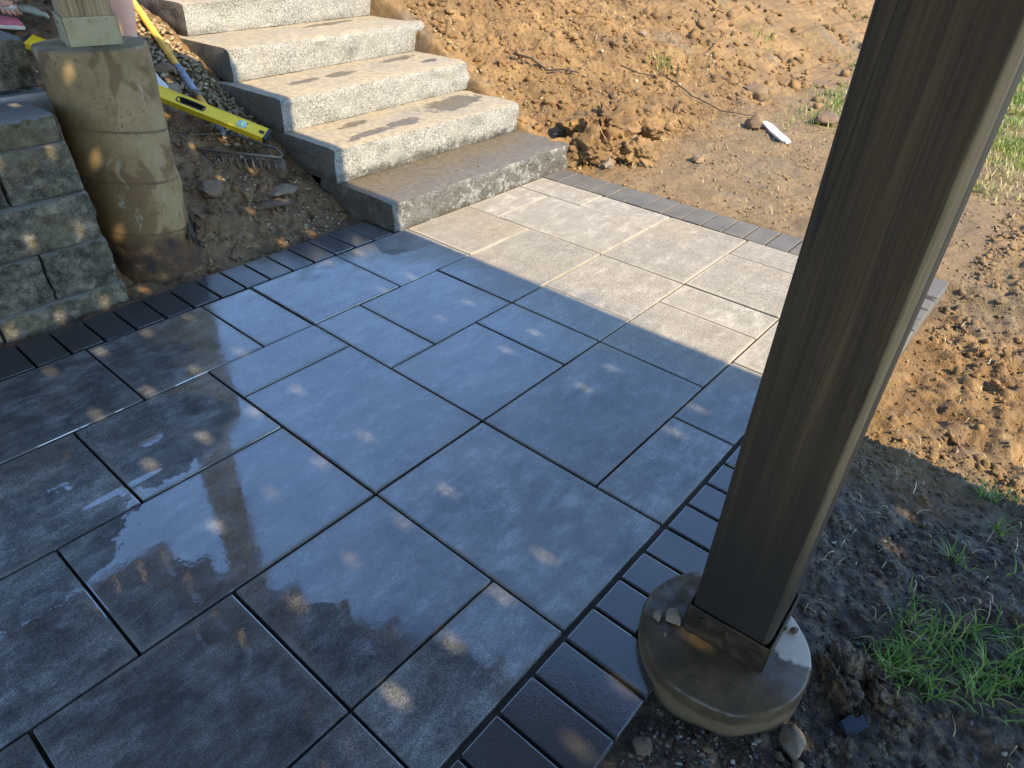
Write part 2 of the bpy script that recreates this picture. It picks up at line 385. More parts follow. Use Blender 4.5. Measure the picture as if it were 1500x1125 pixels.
def make_soil(name='soil', clod=False):
    t = NT(name)
    p = t.geo(); X, Y, Z = t.xyz(p)
    n = t.noise(p, 3.2, 4, .65, .3); m = t.noise(p, 22, 4, .68); f = t.noise(p, 130, 3, .65)
    c = t.ramp(n, [(.32, (.12, .069, .028)), (.48, (.20, .117, .047)), (.60, (.265, .16, .065)), (.74, (.33, .215, .095))])
    c = t.mix(t.remap(m, .36, .66, .55, 0), c, (.12, .070, .030))
    c = t.mix(t.remap(f, .55, .72, 0, .5), c, (.36, .26, .14))
    gray = t.remap(t.noise(p, 1.9, 4, .6, .4), .54, .68, 0, .75)
    c = t.mix(gray, c, t.ramp(m, [(.3, (.085, .066, .044)), (.7, (.19, .148, .10))]))
    # compacted sandy edging beyond the far border
    sand = t.math('MULTIPLY', t.remap(X, 2.7, 2.95), t.remap(t.math('ADD', Y, t.math('MULTIPLY', n, .35)), 2.15, 1.85))
    c = t.mix(t.math('MULTIPLY', sand, .6), c, t.ramp(f, [(.3, (.145, .100, .054)), (.7, (.27, .193, .108))]))
    # dark wet topsoil beside the near right edge, washed there by the hose
    wet = t.math('MULTIPLY', t.remap(Y, .6, .25), t.remap(t.math('ADD', X, t.math('MULTIPLY', t.math('SUBTRACT', n, .5), 1.0)), 1.9, 1.3))
    darkc = t.ramp(t.noise(p, 48, 5, .7), [(.38, (.012, .0075, .0035)), (.52, (.058, .036, .016)), (.68, (.23, .15, .074))])
    c = t.mix(t.math('MULTIPLY', wet, .93), c, darkc)
    orange = t.math('MULTIPLY', t.remap(t.noise(p, 13, 4, .6), .64, .70), wet)
    c = t.mix(t.math('MULTIPLY', orange, .7), c, (.30, .15, .06))
    # earth of the left bank: darker, humus
    lb = t.math('MULTIPLY', t.remap(X, 1.8, 1.7), t.remap(Y, 2.0, 2.2))
    c = t.mix(t.math('MULTIPLY', lb, .75), c, t.ramp(m, [(.3, (.095, .052, .024)), (.55, (.20, .118, .055)), (.72, (.30, .185, .09))]))
    if clod: c = t.mix(t.remap(t.noise(p, 9, 2), .35, .65, 0, .6), c, t.mix(1.0, c, (1.35, 1.25, 1.1), 'MULTIPLY'))
    h = t.math('ADD', t.math('MULTIPLY', m, .6), t.math('ADD', t.math('MULTIPLY', f, .6), t.math('MULTIPLY', t.noise(p, 420, 2, .6), .3)))
    t.bump(h, .9, .012)
    t.set(t.b.inputs['Coat Weight'], t.math('MULTIPLY', wet, .07)); t.b.inputs['Coat Roughness'].default_value = .3
    return t.fin(c, t.mixf(wet, .95, .6))

def simple(name, col, rough=.6, var=.25, scale=40, metallic=0.0, **kw):
    t = NT(name); p = t.obj(); n = t.noise(p, scale, 4, .6)
    c = t.mix(t.remap(n, .35, .7, 0, 1), tuple(v*(1-var) for v in col), tuple(min(1, v*(1+var)) for v in col))
    t.bump(n, .12, .002)
    return t.fin(c, rough, Metallic=metallic, **kw)
def varied(name, stops, rough=.85, sub=None):
    """colour per connected piece, read from the mesh attribute 'tint'"""
    t = NT(name); a = t.n('ShaderNodeAttribute', attribute_name='tint').outputs['Fac']
    c = t.ramp(a, stops); p = t.geo(); n = t.noise(p, 120, 4, .6)
    c = t.mix(t.remap(n, .3, .7, 0, .5), c, t.mix(1.0, c, (.55, .53, .5), 'MULTIPLY'))
    t.bump(n, .4, .003)
    if sub: t.b.inputs['Subsurface Weight'].default_value = 0
    return t.fin(c, rough)

M = dict(slab=make_slab_mat(), soldier=make_soldier_mat(), granite=make_granite(), block=make_block_mat(), pier=make_pier_mat('tall'), puck=make_pier_mat('low'),
         wood=make_wood('dark'), wood2=make_wood('pale'), galv=make_metal('galvanised_steel', (.27, .25, .165), .55, .3, .6), bronze=make_metal('weathered_bracket', (.030, .022, .013), .5, .15, .3),
         steel=make_metal('tool_steel', (.15, .13, .10), .5, .5), soil=make_soil(), clod=make_soil('soil_clod', True),
         yellow=simple('yellow_enamel', (.85, .58, .02), .35, .06, 12), handle=simple('yellow_fibreglass', (.72, .40, .06), .45, .15, 30), black=simple('black_plastic', (.02, .02, .022), .45, .2),
         grip=simple('blue_grey_ferrule', (.22, .25, .30), .5, .2), vial=simple('green_vial', (.35, .75, .30), .15, .1), glassy=simple('vial_lens', (.55, .60, .58), .2, .1),
         sand=simple('joint_sand', (.080, .068, .052), .9, .3, 200), white=simple('white_plastic', (.55, .54, .50), .5, .06), deck=simple('deck_lumber', (.22, .15, .09), .8, .3, 14),
         plastic=simple('dark_blue_plastic', (.03, .04, .06), .3, .2), skin=simple('skin', (.62, .36, .28), .5, .06, 20), shoe=simple('white_canvas', (.50, .49, .46), .7, .06), sole=simple('rubber_sole', (.60, .58, .52), .7, .08),
         pink=simple('pink_canvas', (.50, .12, .17), .7, .12), denim=simple('dark_denim', (.035, .04, .06), .85, .2), shirt=simple('grey_cotton', (.22, .22, .25), .85, .1), hair=simple('brown_hair', (.07, .04, .025), .6, .2),
         trousers=simple('pink_cotton', (.55, .22, .25), .85, .1), toolg=simple('green_grey_tool_head', (.30, .33, .26), .4, .2), form=simple('torn_form_tube', (.13, .11, .09), .6, .4, 25))
M['joint'] = M['sand']
M['stone'] = varied('field_stone', [(0, (.13, .085, .055)), (.4, (.20, .13, .07)), (.7, (.25, .185, .115)), (1, (.17, .14, .11))])
M['gravel'] = varied('pale_gravel', [(0, (.19, .135, .072)), (.5, (.30, .225, .13)), (1, (.44, .36, .23))])
M['chips'] = varied('stone_chips', [(0, (.05, .055, .052)), (.45, (.11, .115, .108)), (.7, (.19, .13, .075)), (.9, (.24, .22, .18)), (1, (.45, .40, .31))], .7)
M['straw'] = varied('dry_straw', [(0, (.30, .20, .09)), (.5, (.50, .40, .22)), (1, (.68, .60, .40))])
def grass_mat(name, stops):
    t = NT(name); a = t.n('ShaderNodeAttribute', attribute_name='tint').outputs['Fac']
    c = t.ramp(a, stops)
    tr = t.n('ShaderNodeBsdfTranslucent'); t.l(c, tr.inputs[0]); mx = t.n('ShaderNodeMixShader'); mx.inputs[0].default_value = .35
    t.fin(c, .5); t.l(t.b.outputs[0], mx.inputs[1]); t.l(tr.outputs[0], mx.inputs[2]); t.l(mx.outputs[0], t.out.inputs[0])
    return t.m
M['grass'] = grass_mat('grass_blades', [(0, (.07, .15, .02)), (.5, (.16, .29, .04)), (.8, (.27, .37, .08)), (1, (.48, .38, .17))])
M['lawn'] = grass_mat('lawn_blades', [(0, (.10, .16, .02)), (.45, (.19, .27, .04)), (.75, (.28, .30, .08)), (1, (.40, .34, .16))])

# ------------------------------------------------------------------ setting: terrain
def base_h(x, y):
    flat = -.022 - .012*sstep(0, -1.5, y)
    bank = .47*softp(y-2.3, .03); bank = np.where(bank < .64, bank, .64+(bank-.64)*.25)
    fill = .56*sstep(2.34, 2.46, y) + .05*np.clip(y-2.5, 0, 3)
    left = np.maximum(bank, fill*(1-sstep(.72, .8, x)))
    yf = np.interp(x, [2.9, 3.4, 4.4, 6, 9], [2.05, 1.98, 1.9, 2.0, 2.2])
    hill = .47*softp(y-yf, .06); hill = np.where(hill < 2.2, hill, 2.2+(hill-2.2)*.15)
    under = bank - .15*sstep(2.3, 2.6, y) - .05
    l2 = left + (under-left)*sstep(1.71, 1.76, x)
    z = l2 + (hill-l2)*sstep(2.86, 2.93, x)
    return flat + z
def patio_mask(x, y): return (x > -2.4) & (x < 2.862) & (y > .222) & (y < 2.2)
def soil_h(x, y):
    x = np.asarray(x, float); y = np.asarray(y, float)
    z = base_h(x, y)
    near = np.exp(-np.minimum(np.minimum(np.abs(x-2.862), np.abs(y-.215)), np.abs(y-2.2))**2/.05**2)
    hill = sstep(2.9, 3.1, x)*sstep(1.9, 2.3, y)
    lump = .035*fbm(x*3, y*3, 3)*hill + .012*fbm(x*4+9, y*4, 3)
    till = sstep(1.6, 2.2, x)*sstep(.3, .0, y)*(1-sstep(4.2, 4.8, x))
    ridg = .5-np.abs(fbm(x*13, y*13, 3))
    det = (.010+.012*hill+.010*till)*fbm(x*11+4, y*11, 4, .6) + .012*till*ridg + (.004+.004*hill)*fbm(x*45, y*45, 3, .6)
    bank = sstep(1.75, 1.65, x)*sstep(2.25, 2.4, y)
    det = det + .012*bank*fbm(x*14+3, y*14, 4, .6)
    # the wheel-packed strip beyond the far border is smoother
    flatz = sstep(2.85, 2.9, x)*sstep(2.0, 1.7, y)*(1-till)
    det = det*(1-.55*flatz)
    z = z + lump*(1-near) + det*(1-.6*near)
    return np.where(patio_mask(x, y), -.1, z)
def axis(lo, hi, step, out_lo, out_hi):
    a = list(np.arange(lo, hi, step)); s = step; v = a[-1]
    while v < out_hi: s = min(s*1.13, 12); v += s; a.append(v)
    s = step; v = lo; b = []
    while v > out_lo: s = min(s*1.13, 12); v -= s; b.append(v)
    return np.array(b[::-1]+a)
xs = axis(.35, 5.2, .0085, -120, 160); ys = axis(-.75, 4.1, .0085, -120, 160)
GX, GY = np.meshgrid(xs, ys, indexing='ij')
GZ = soil_h(GX, GY); far_r = np.hypot(GX, GY)
GZ = np.where(far_r > 14, base_h(GX, GY)+.1*fbm(GX*.4, GY*.4, 2), GZ)
nx, ny = GX.shape
idx = np.arange(nx*ny).reshape(nx, ny)
F = np.stack([idx[:-1, :-1].ravel(), idx[1:, :-1].ravel(), idx[1:, 1:].ravel(), idx[:-1, 1:].ravel()], 1)
cx_, cy_ = (GX[:-1, :-1]+GX[1:, 1:]).ravel()/2, (GY[:-1, :-1]+GY[1:, 1:]).ravel()/2
keep = ~((cx_ > -2.2) & (cx_ < 2.8) & (cy_ > .30) & (cy_ < 2.12))       # nothing under the paving
F = F[keep]
V = np.stack([GX.ravel(), GY.ravel(), GZ.ravel()], 1)
ground = link('ground', npmesh('ground', V, F), M['soil'], smooth=True); tag(ground, kind='structure', label='bare brown earth rising to a dug bank behind the patio')
def ray_z(x, y): return float(soil_h(np.array([x]), np.array([y]))[0])

# ------------------------------------------------------------------ patio
patio = empty('patio', (0, 0, 0)); tag(patio, kind='structure', label='new patio of grey concrete slabs with a charcoal border')
MX, X0, MY, Y0 = .1815, .1331, .1809, .397
SLABS = [(13,7,1,2),(13,5,1,2),(11,3,3,2),(13,1,1,2),(11,8,2,1),(11,5,2,3),(9,7,2,2),(7,7,2,2),(5,7,2,2),(4,7,1,2),(2,7,2,2),(-1,7,3,2),(8,5,3,2),(6,5,2,2),(5,5,1,2),(3,6,2,1),(3,3,2,3),
         (5,3,2,2),(7,3,1,2),(8,3,1,2),(9,3,2,2),(1,5,2,2),(-2,5,3,2),(0,3,3,2),(-3,3,3,2),(1,1,2,2),(-1,1,2,2),(-3,1,2,2),(5,1,3,2),(8,1,2,2),(10,1,1,2),(11,1,2,2),(3,0,2,3),(1,0,2,1),(-1,0,2,1),(-3,0,2,1),
         (5,0,2,1),(7,0,2,1),(9,0,2,1),(11,0,2,1),(13,0,1,1),(-3,7,2,2),(-4,5,2,2)]
slab_cache = {}
def slab_mesh(w, h, j=.006):
    k = (round(w, 4), round(h, 4))
    if k in slab_cache: return slab_cache[k]
    bm = bmesh.new(); add_box(bm, (0, 0, -.03), (w-j, h-j, .06), bevel=.003, seg=2)
    top = max(bm.faces, key=lambda f: f.calc_center_median().z*10 + f.calc_area())
    bmesh.ops.inset_region(bm, faces=[top], thickness=.02, use_even_offset=True)
    inner = {tuple(round(q, 5) for q in v.co) for v in top.verts}
    me = bm_mesh('slab', bm); a = me.attributes.new('rim', 'FLOAT', 'POINT')
    a.data.foreach_set('value', [0.0 if tuple(round(q, 5) for q in v.co) in inner else 1.0 for v in me.vertices]); slab_cache[k] = me
    return me
for (i, j, w, h) in SLABS:
    me = slab_mesh(w*MX, h*MY)
    o = link('slab', me, M['slab'], patio, (X0+(i+w/2)*MX + random.uniform(-.001, .001), Y0+(j+h/2)*MY + random.uniform(-.001, .001), random.uniform(-.0012, .0012)))
    o.rotation_euler = (random.uniform(-.0022, .0022), random.uniform(-.0022, .0022), random.uniform(-.0015, .0015))
XE, YE = X0+14*MX, Y0+9*MY          # 2.674, 2.025
PUCK = (.838, .158, .150); PIER = (.914, 2.437, .145)
def soldier(x0, x1, y0, y1):
    j = .007
    o = link('border_paver', slab_mesh(x1-x0, y1-y0, j), M['soldier'], patio, ((x0+x1)/2, (y0+y1)/2, random.uniform(-.002, .001)-.001))
    o.rotation_euler = (random.uniform(-.004, .004), random.uniform(-.004, .004), random.uniform(-.004, .004))
def joints(lo, hi, first, pitch):
    v = first
    while v > lo: v -= pitch
    out = [lo]; v += pitch
    while v < hi-.02:
        if v-out[-1] > .03: out.append(v)
        v += pitch
    out.append(hi); return out
jx = joints(-.5, XE, .3817, .0945)
for a, b in zip(jx, jx[1:]):
    dx = max(abs(a-PUCK[0]), abs(b-PUCK[0])); rr = PUCK[2]+.004
    y0 = .209
    if dx < rr: y0 = max(y0, PUCK[1]+math.sqrt(rr*rr-dx*dx))
    if Y0-.006-y0 > .03: soldier(a, b, y0, Y0-.006)
jy = joints(.209, YE+.01, .871, .097)
for a, b in zip(jy, jy[1:]): soldier(XE+.006, XE+.19, a, b)
jx = joints(-.5, 1.70, .3674, .0948)
for a, b in zip(jx, jx[1:]): soldier(a, b, YE+.008, YE+.186)
# bedding: joint sand shows between the pavers
bed = link('joint_sand', box_mesh('joint_sand', (1.05, 1.21, -.05), (3.55, 1.97, .074)), M['sand'], patio)
# sanded edge strip where the border meets the soil is the soil itself

# ------------------------------------------------------------------ granite steps
def rough_block(name, P, z0, z1, depth, cell=.018, front=.012, side=.006, top=.0025, seed=0.0, edge=.005, grit=0.0):
    """block standing on plan corners P (front left, front right); faces subdivided and spalled by noise"""
    A = Vector((P[0][0], P[0][1], 0)); B = Vector((P[1][0], P[1][1], 0)); ex = (B-A); W = ex.length; ex.normalize(); ey = Vector((-ex.y, ex.x, 0))
    H = z1-z0; n1 = max(2, int(W/cell)); n2 = max(2, int(depth/(cell*2))); n3 = max(2, int(H/cell))
    bm = bmesh.new(); vd = {}
    def vert(i, j, k):
        key = (i, j, k)
        if key in vd: return vd[key]
        u, v, w = i/n1, j/n2, k/n3
        q = A + ex*(u*W) + ey*(v*depth) + Vector((0, 0, z0+w*H))
        s = Vector((q.x*11+seed, q.y*11, q.z*11)); n = mnoise.fractal(s, .6, 2.2, 5); nn = mnoise.noise(s*.35+Vector((7, 3, 1)))
        d = Vector((0, 0, 0))
        ed = min(k, n3-k)/max(1, n3)
        if j == 0:
            g_ = grit*(mnoise.noise(s*4.2)+.8*mnoise.noise(s*8.1)) if grit else 0.0
            d -= ey*(front*(n+.6*nn)*(1 if 0 < k < n3 else .3) + g_*(1 if 0 < k < n3 else .3))
            if k in (0, n3): d += ey*.004
        if i == 0: d -= ex*(side*n) - ex*(edge if k in (0, n3) or j == 0 else 0)
        if i == n1: d += ex*(side*n) - ex*(edge if k in (0, n3) or j == 0 else 0)
        if k == n3: d.z += top*n - (.004+.004*abs(n) if j == 0 else 0)
        vd[key] = bm.verts.new(q+d); return vd[key]
    def quad(a, b, c, d):
        try: bm.faces.new((a, b, c, d))
        except ValueError: pass
    for i in range(n1):
        for k in range(n3):
            quad(vert(i, 0, k), vert(i+1, 0, k), vert(i+1, 0, k+1), vert(i, 0, k+1)); quad(vert(i+1, n2, k), vert(i, n2, k), vert(i, n2, k+1), vert(i+1, n2, k+1))
        for j in range(n2):
            quad(vert(i, j, n3), vert(i+1, j, n3), vert(i+1, j+1, n3), vert(i, j+1, n3)); quad(vert(i, j+1, 0), vert(i+1, j+1, 0), vert(i+1, j, 0), vert(i, j, 0))
    for j in range(n2):
        for k in range(n3):
            quad(vert(0, j+1, k), vert(0, j, k), vert(0, j, k+1), vert(0, j+1, k+1)); quad(vert(n1, j, k), vert(n1, j+1, k), vert(n1, j+1, k+1), vert(n1, j, k+1))
    bmesh.ops.recalc_face_normals(bm, faces=bm.faces)
    return bm_mesh(name, bm)
STEPS = [((1.712, 2.045), (2.922, 2.055), -.08, .110), ((1.700, 2.376), (2.896, 2.384), .1125, .2545), ((1.696, 2.710), (2.936, 2.768), .257, .395), ((1.718, 3.100), (2.990, 3.170), .3975, .537), ((1.747, 3.483), (3.015, 3.534), .5395, .676), ((1.77, 3.86), (3.04, 3.92), .6785, .815)]
SNAMES = ['lowest granite step, wet and dark, resting against the patio slabs', 'second granite step up, with the largest wet splash on its tread', 'third granite step up, small wet spots on its tread', 'fourth granite step up, dry tan dusty tread', 'fifth granite step up, its top cut by the photo edge', 'sixth granite step up at the head of the stairs']
for k, (a, b, z0, z1) in enumerate(STEPS):
    me = rough_block('granite_step', (a, b), z0, z1, .46, side=.011, front=.014, seed=k*7.3, grit=.003)
    o = link('granite_step', me, M['granite'], smooth=True); tag(o, SNAMES[k], 'step', 'granite steps')
    me.set_sharp_from_angle(angle=R(42))

# ------------------------------------------------------------------ retaining wall of split-face blocks
wall = empty('retaining_wall', (.4, 2.26, 0)); tag(wall, 'grey split-face block retaining wall beside the concrete pier', 'wall')
def wblock(x0, x1, y, z0, z1, depth, seed, parent=wall, name='wall_block', front=.017):
    me = rough_block(name, ((x0+.0025, y), (x1-.0025, y)), z0+.002, z1-.002, depth, cell=.0072, front=front, side=.0015, top=.001, seed=seed, edge=.0018, grit=.0045)
    o = link(name, me, M['block']); me.set_sharp_from_angle(angle=R(50)); me.polygons.foreach_set('use_smooth', [True]*len(me.polygons))
    if parent is not None: o.parent = parent; o.matrix_parent_inverse = Matrix.Translation(-Vector(parent.location))
    return o
s = 0
for (z0, z1, y, xr, cuts) in [(-.09, .060, 2.250, .734, [.733, .36, -.05, -.46]), (.060, .213, 2.254, .725, [.725, .530, .12, -.29, -.7]), (.213, .364, 2.257, .718, [.718, .335, -.07, -.48]), (.364, .511, 2.260, .710, [.710, .512, .11, -.3, -.7]), (.511, .588, 2.263, .702, [.702, .30, -.1, -.5])]:
    for b, a in zip(cuts, cuts[1:]):
        s += 3.7; wblock(a, b, y, z0, z1, .24 if z1 < .515 else .20, s)
lb = wblock(.20, .776, 2.565, .598, .740, .22, 91.0, None, 'loose_wall_block'); tag(lb, 'loose rough-faced grey block set back on top of the wall', 'block')
def hollow_block():
    bm = bmesh.new(); x0, x1, y0, y1, z0, z1 = .42, .80, 2.525, 2.80, .44, .594
    x0, x1, y0, y1 = .42, .775, 2.512, 2.80
    xi0, xi1, yi0, yi1 = .55, .735, 2.545, 2.66
    for (a, b, c, d) in [(x0, x1, y0, yi0), (x0, x1, yi1, y1), (x0, xi0, yi0, yi1), (xi1, x1, yi0, yi1)]:
        add_box(bm, ((a+b)/2, (c+d)/2, (z0+z1)/2), (b-a, d-c, z1-z0))
    add_box(bm, ((xi0+xi1)/2, (yi0+yi1)/2, z0+.008), (xi1-xi0, yi1-yi0, .014))
    return bm_mesh('hollow_block', bm)
# the hollow unit the loose block rests on
hb = link('hollow_block', hollow_block(), simple('smooth_grey_concrete', (.30, .30, .31), .9, .12, 60)); tag(hb, 'smooth grey hollow concrete block under the loose block', 'block')

# ------------------------------------------------------------------ piers and posts
def lathe(name, prof, c, n=72, wob=.0015, seed=0):
    V = []; F = []
    for (r, z) in prof:
        for k in range(n):
            a = 2*math.pi*k/n; w = wob*mnoise.noise(Vector((math.cos(a)*2+seed, math.sin(a)*2, z*9)))*2
            V.append((c[0]+(r+w)*math.cos(a), c[1]+(r+w)*math.sin(a), z))
    for i in range(len(prof)-1):
        for k in range(n): F.append((i*n+k, i*n+(k+1) % n, (i+1)*n+(k+1) % n, (i+1)*n+k))
    V.append((c[0], c[1], prof[-1][1])); m = len(V)-1; b = (len(prof)-1)*n
    for k in range(n): F.append((b+k, b+(k+1) % n, m))
    return pydata(name, V, F)
# tall pier: cast in a spiral form, so faint lift rings run round it
prof = [(.150, -.12), (.150, -.02), (.152, .03), (.149, .08)]
for z in np.arange(.10, .705, .02):
    r = .146 + .012*(z/.72)**2
    r += .0015 if int((z-.1)/.15) % 2 else 0
    prof.append((r, float(z)))
prof += [(.1585, .712), (.1565, .720), (.153, .7235)]
rings = [.145, .335, .505]
prof2 = []
for r, z in prof: prof2.append((r - (.0035 if any(abs(z-q) < .009 for q in rings) else 0), z))
pier = link('concrete_pier', lathe('concrete_pier', prof2, PIER[:2], 84, .003, 3), M['pier'], smooth=True); tag(pier, 'tall round tan concrete pier with brown stains beside the block wall', 'pier')
pier.data.set_sharp_from_angle(angle=R(40))
# shreds of the cardboard form at its foot
bm = bmesh.new()
prev = None
for k in range(26):
    a = R(-62 + k*3.6); rr = .153 + .006*math.sin(k*1.7); zt = .10 + .05*math.sin(k*.55)+.022*math.sin(k*2.3) + (.17 if k > 20 else 0)*(k-20)/5
    z0 = zt-.018-.02*abs(math.sin(k*.9))
    p0 = bm.verts.new((PIER[0]+rr*math.cos(a), PIER[1]+rr*math.sin(a), z0)); p1 = bm.verts.new((PIER[0]+(rr+.008)*math.cos(a), PIER[1]+(rr+.008)*math.sin(a), zt))
    if prev: bm.faces.new((prev[0], p0, p1, prev[1]))
    prev = (p0, p1)
bmesh.ops.solidify(bm, geom=bm.faces[:], thickness=.002)
link('form_shreds', bm_mesh('form_shreds', bm), M['form'], pier)
puck = link('concrete_footing', lathe('concrete_footing', [(.151, -.15), (.151, -.03), (.1515, .01), (.1505, .034), (.148, .041), (.143, .045)], PUCK[:2], 96, .002, 8), M['puck'], smooth=True)
puck.data.set_sharp_from_angle(angle=R(40)); tag(puck, 'low round concrete footing under the near dark post', 'footing')

def post(name, c, rz, z0, z1, side, mat, wane=0.0):
    """timber with eased edges; one corner carries bark-side wane"""
    n = 60; V = []; F = []
    b = .007
    for i in range(n+1):
        z = z0 + (z1-z0)*i/n
        w = wane*(1+.5*mnoise.noise(Vector((z*2.3, 4, 0))) + .25*mnoise.noise(Vector((z*9, 1, 2))))
        h = side/2
        ring = []
        for ci, (sx, sy) in enumerate([(1, -1), (1, 1), (-1, 1), (-1, -1)]):
            bb = b + (w if ci == 3 else 0)
            if ci == 0: pts = [(h-bb, -h), (h-.3*bb, -h+.3*bb), (h, -h+bb)]
            elif ci == 1: pts = [(h, h-bb), (h-.3*bb, h-.3*bb), (h-bb, h)]
            elif ci == 2: pts = [(-h+bb, h), (-h+.3*bb, h-.3*bb), (-h, h-bb)]
            else: pts = [(-h, -h+bb*.55), (-h+.32*bb, -h+.2*bb), (-h+bb, -h)]
            ring += pts
        for (x, y) in ring:
            x += .0012*mnoise.noise(Vector((x*40, y*40, z*3))); y += .0012*mnoise.noise(Vector((x*40+9, y*40, z*3)))
            V.append((x, y, z-z0))
    m = 12
    for i in range(n):
        for k in range(m): F.append((i*m+k, i*m+(k+1) % m, (i+1)*m+(k+1) % m, (i+1)*m+k))
    F.append(tuple(range(m))[::-1]); F.append(tuple(n*m+k for k in range(m)))
    me = pydata(name, V, F)
    return me
def screw(bm, M4, r=.0045):
    g = bmesh.ops.create_cone(bm, cap_ends=True, segments=6, radius1=r, radius2=r*.8, depth=.006); bmesh.ops.transform(bm, matrix=M4, verts=g['verts'])
def timber_post(name, c, rz, z0, z1, side, mat, bmat, label, bh, wane, screws):
    e = empty(name, (c[0], c[1], z0), rz); tag(e, label, 'post')
    link('timber', post('timber', c, rz, z0+.004, z1, side, mat, wane), mat, e, (0, 0, .004), smooth=True).data.set_sharp_from_angle(angle=R(35))
    bm = bmesh.new(); h = side/2+.0045; t = .004
    for (cx, cy, sx, sy) in [(-h, 0, t, side+.006), (h, 0, t, side+.006), (0, -h, side+.004, t), (0, h, side+.004, t)]:
        add_box(bm, (cx, cy, bh/2+.001), (sx, sy, bh), bevel=.001, seg=1)
    br = link('post_base_bracket', bm_mesh('post_base_bracket', bm), bmat, e)
    for (face, off, zz) in screws:
        bm = bmesh.new()
        if face == 'x': Mx = Matrix.Translation((-h-.003, off, zz)) @ Matrix.Rotation(R(90), 4, 'Y')
        else: Mx = Matrix.Translation((off, -h-.003, zz)) @ Matrix.Rotation(R(90), 4, 'X')
        screw(bm, Mx); link('screw', bm_mesh('screw', bm), bmat, br)
    return e
timber_post('deck_post', (.880, .155), R(2.5), .0455, 1.93, .139, M['wood'], M['bronze'], 'near dark square wooden post standing on the low round footing', .066, .012, [('x', -.05, .045), ('x', .0, .05), ('x', .045, .05), ('y', 0, .05)])
timber_post('deck_post', (.928, 2.456), R(-13.3), .7225, 1.93, .136, M['wood2'], M['galv'], 'paler wooden post in a galvanised bracket on the tall pier', .078, .003, [('y', -.045, .068), ('y', 0, .069), ('y', .045, .069), ('x', 0, .06)])

# ------------------------------------------------------------------ the deck overhead, whose joists and board gaps shape the light
deck = empty('raised_deck', (0, 0, 2.08)); tag(deck, 'raised timber deck overhead that throws the shade over the patio', 'deck')
DZ = 2.25; JP = .2885; JD = .172
def deck_edge(x):       # far end of a board at this x: the corner beyond the steps is cut on the diagonal
    return 3.5 if x < .78 else 3.5 - (x-.78)*(3.5-.95)/(1.750-.78)
gapx = [1.483-.1375*k for k in range(0, 26)]
edges = [1.750, 1.6205] + gapx
closed = {3, 4, 5}
edges = [e for e in edges if not any(abs(e-(1.483-.1375*k)) < 1e-6 for k in (2, 3, 4, 9, 10, 11, 12, 13))]
gap = .015
for b, a in zip(edges, edges[1:]):
    y1a, y1b = deck_edge(a), deck_edge(b); y0 = -4.6
    g = gap/2; tight = (b > 1.55)
    xb = b - (g if b < 1.7 and not (abs(b-1.6205) < 1e-6) else 0); xa = a + (g if abs(a-1.6205) > 1e-6 else 0)
    V = [(xa, y0, DZ), (xb, y0, DZ), (xb, y1b, DZ), (xa, y1a, DZ)]; V += [(x, y, z+.026) for x, y, z in V]
    me = pydata('deck_board', V, [(3, 2, 1, 0), (4, 5, 6, 7), (0, 1, 5, 4), (1, 2, 6, 5), (2, 3, 7, 6), (3, 0, 4, 7)])
    link('deck_board', me, M['deck'], deck, (0, 0, -2.08))
y = -2.201-JP*8
while y < 3.4:
    xe = 1.72
    while deck_edge(xe) < y+.04 and xe > -2: xe -= .01
    link('joist', box_mesh('joist', ((xe-2.1)/2, y+.019, DZ-JD/2-.0005-2.08), (xe+2.1, .038, JD-.001)), M['deck'], deck); y += JP
link('beam', box_mesh('beam', (.905, -.9, 2.0-2.08), (.09, 7.2, .14)), M['deck'], deck)
link('fascia', box_mesh('fascia', (1.738, -1.85, 2.17-2.08), (.03, 5.5, .155)), M['deck'], deck)

# ------------------------------------------------------------------ scattered stones, clods, gravel
def ico(sub):
    bm = bmesh.new(); bmesh.ops.create_icosphere(bm, subdivisions=sub, radius=1.0); bm.verts.ensure_lookup_table()
    v = np.array([q.co[:] for q in bm.verts]); f = np.array([[w.index for w in g.verts] for g in bm.faces]); bm.free(); return v, f
ICO1, ICO2, ICO3, ICO4 = ico(1), ico(2), ico(3), ico(5)
def lumpy(ic, seed, rough=.3, flat=.75, facets=0):
    v, f = ic; rg = np.random.default_rng(seed); out = v.copy()
    off = Vector(rg.uniform(-50, 50, 3))
    d = np.array([1 + rough*(1.3*mnoise.noise(Vector(p)*1.1+off) + .7*mnoise.noise(Vector(p)*2.6+off) + (.4*mnoise.noise(Vector(p)*6+off) if len(v) > 100 else 0)) for p in v])
    out = out*d[:, None]
    for k in range(facets):                                             # broken planes
        n = rg.normal(size=3); n /= np.linalg.norm(n); h = rg.uniform(.55, .85)
        e = out@n - h; out = out - np.where(e > 0, e, 0)[:, None]*n
    out *= np.array([rg.uniform(.8, 1.25), rg.uniform(.8, 1.25), flat*rg.uniform(.75, 1.2)])
    return out, f
VAR1 = [lumpy(ICO1, k, .5, .75, 2+k % 4) for k in range(14)]
VAR2 = [lumpy(ICO2, 50+k, .62, .7, 2+k % 5) for k in range(18)]
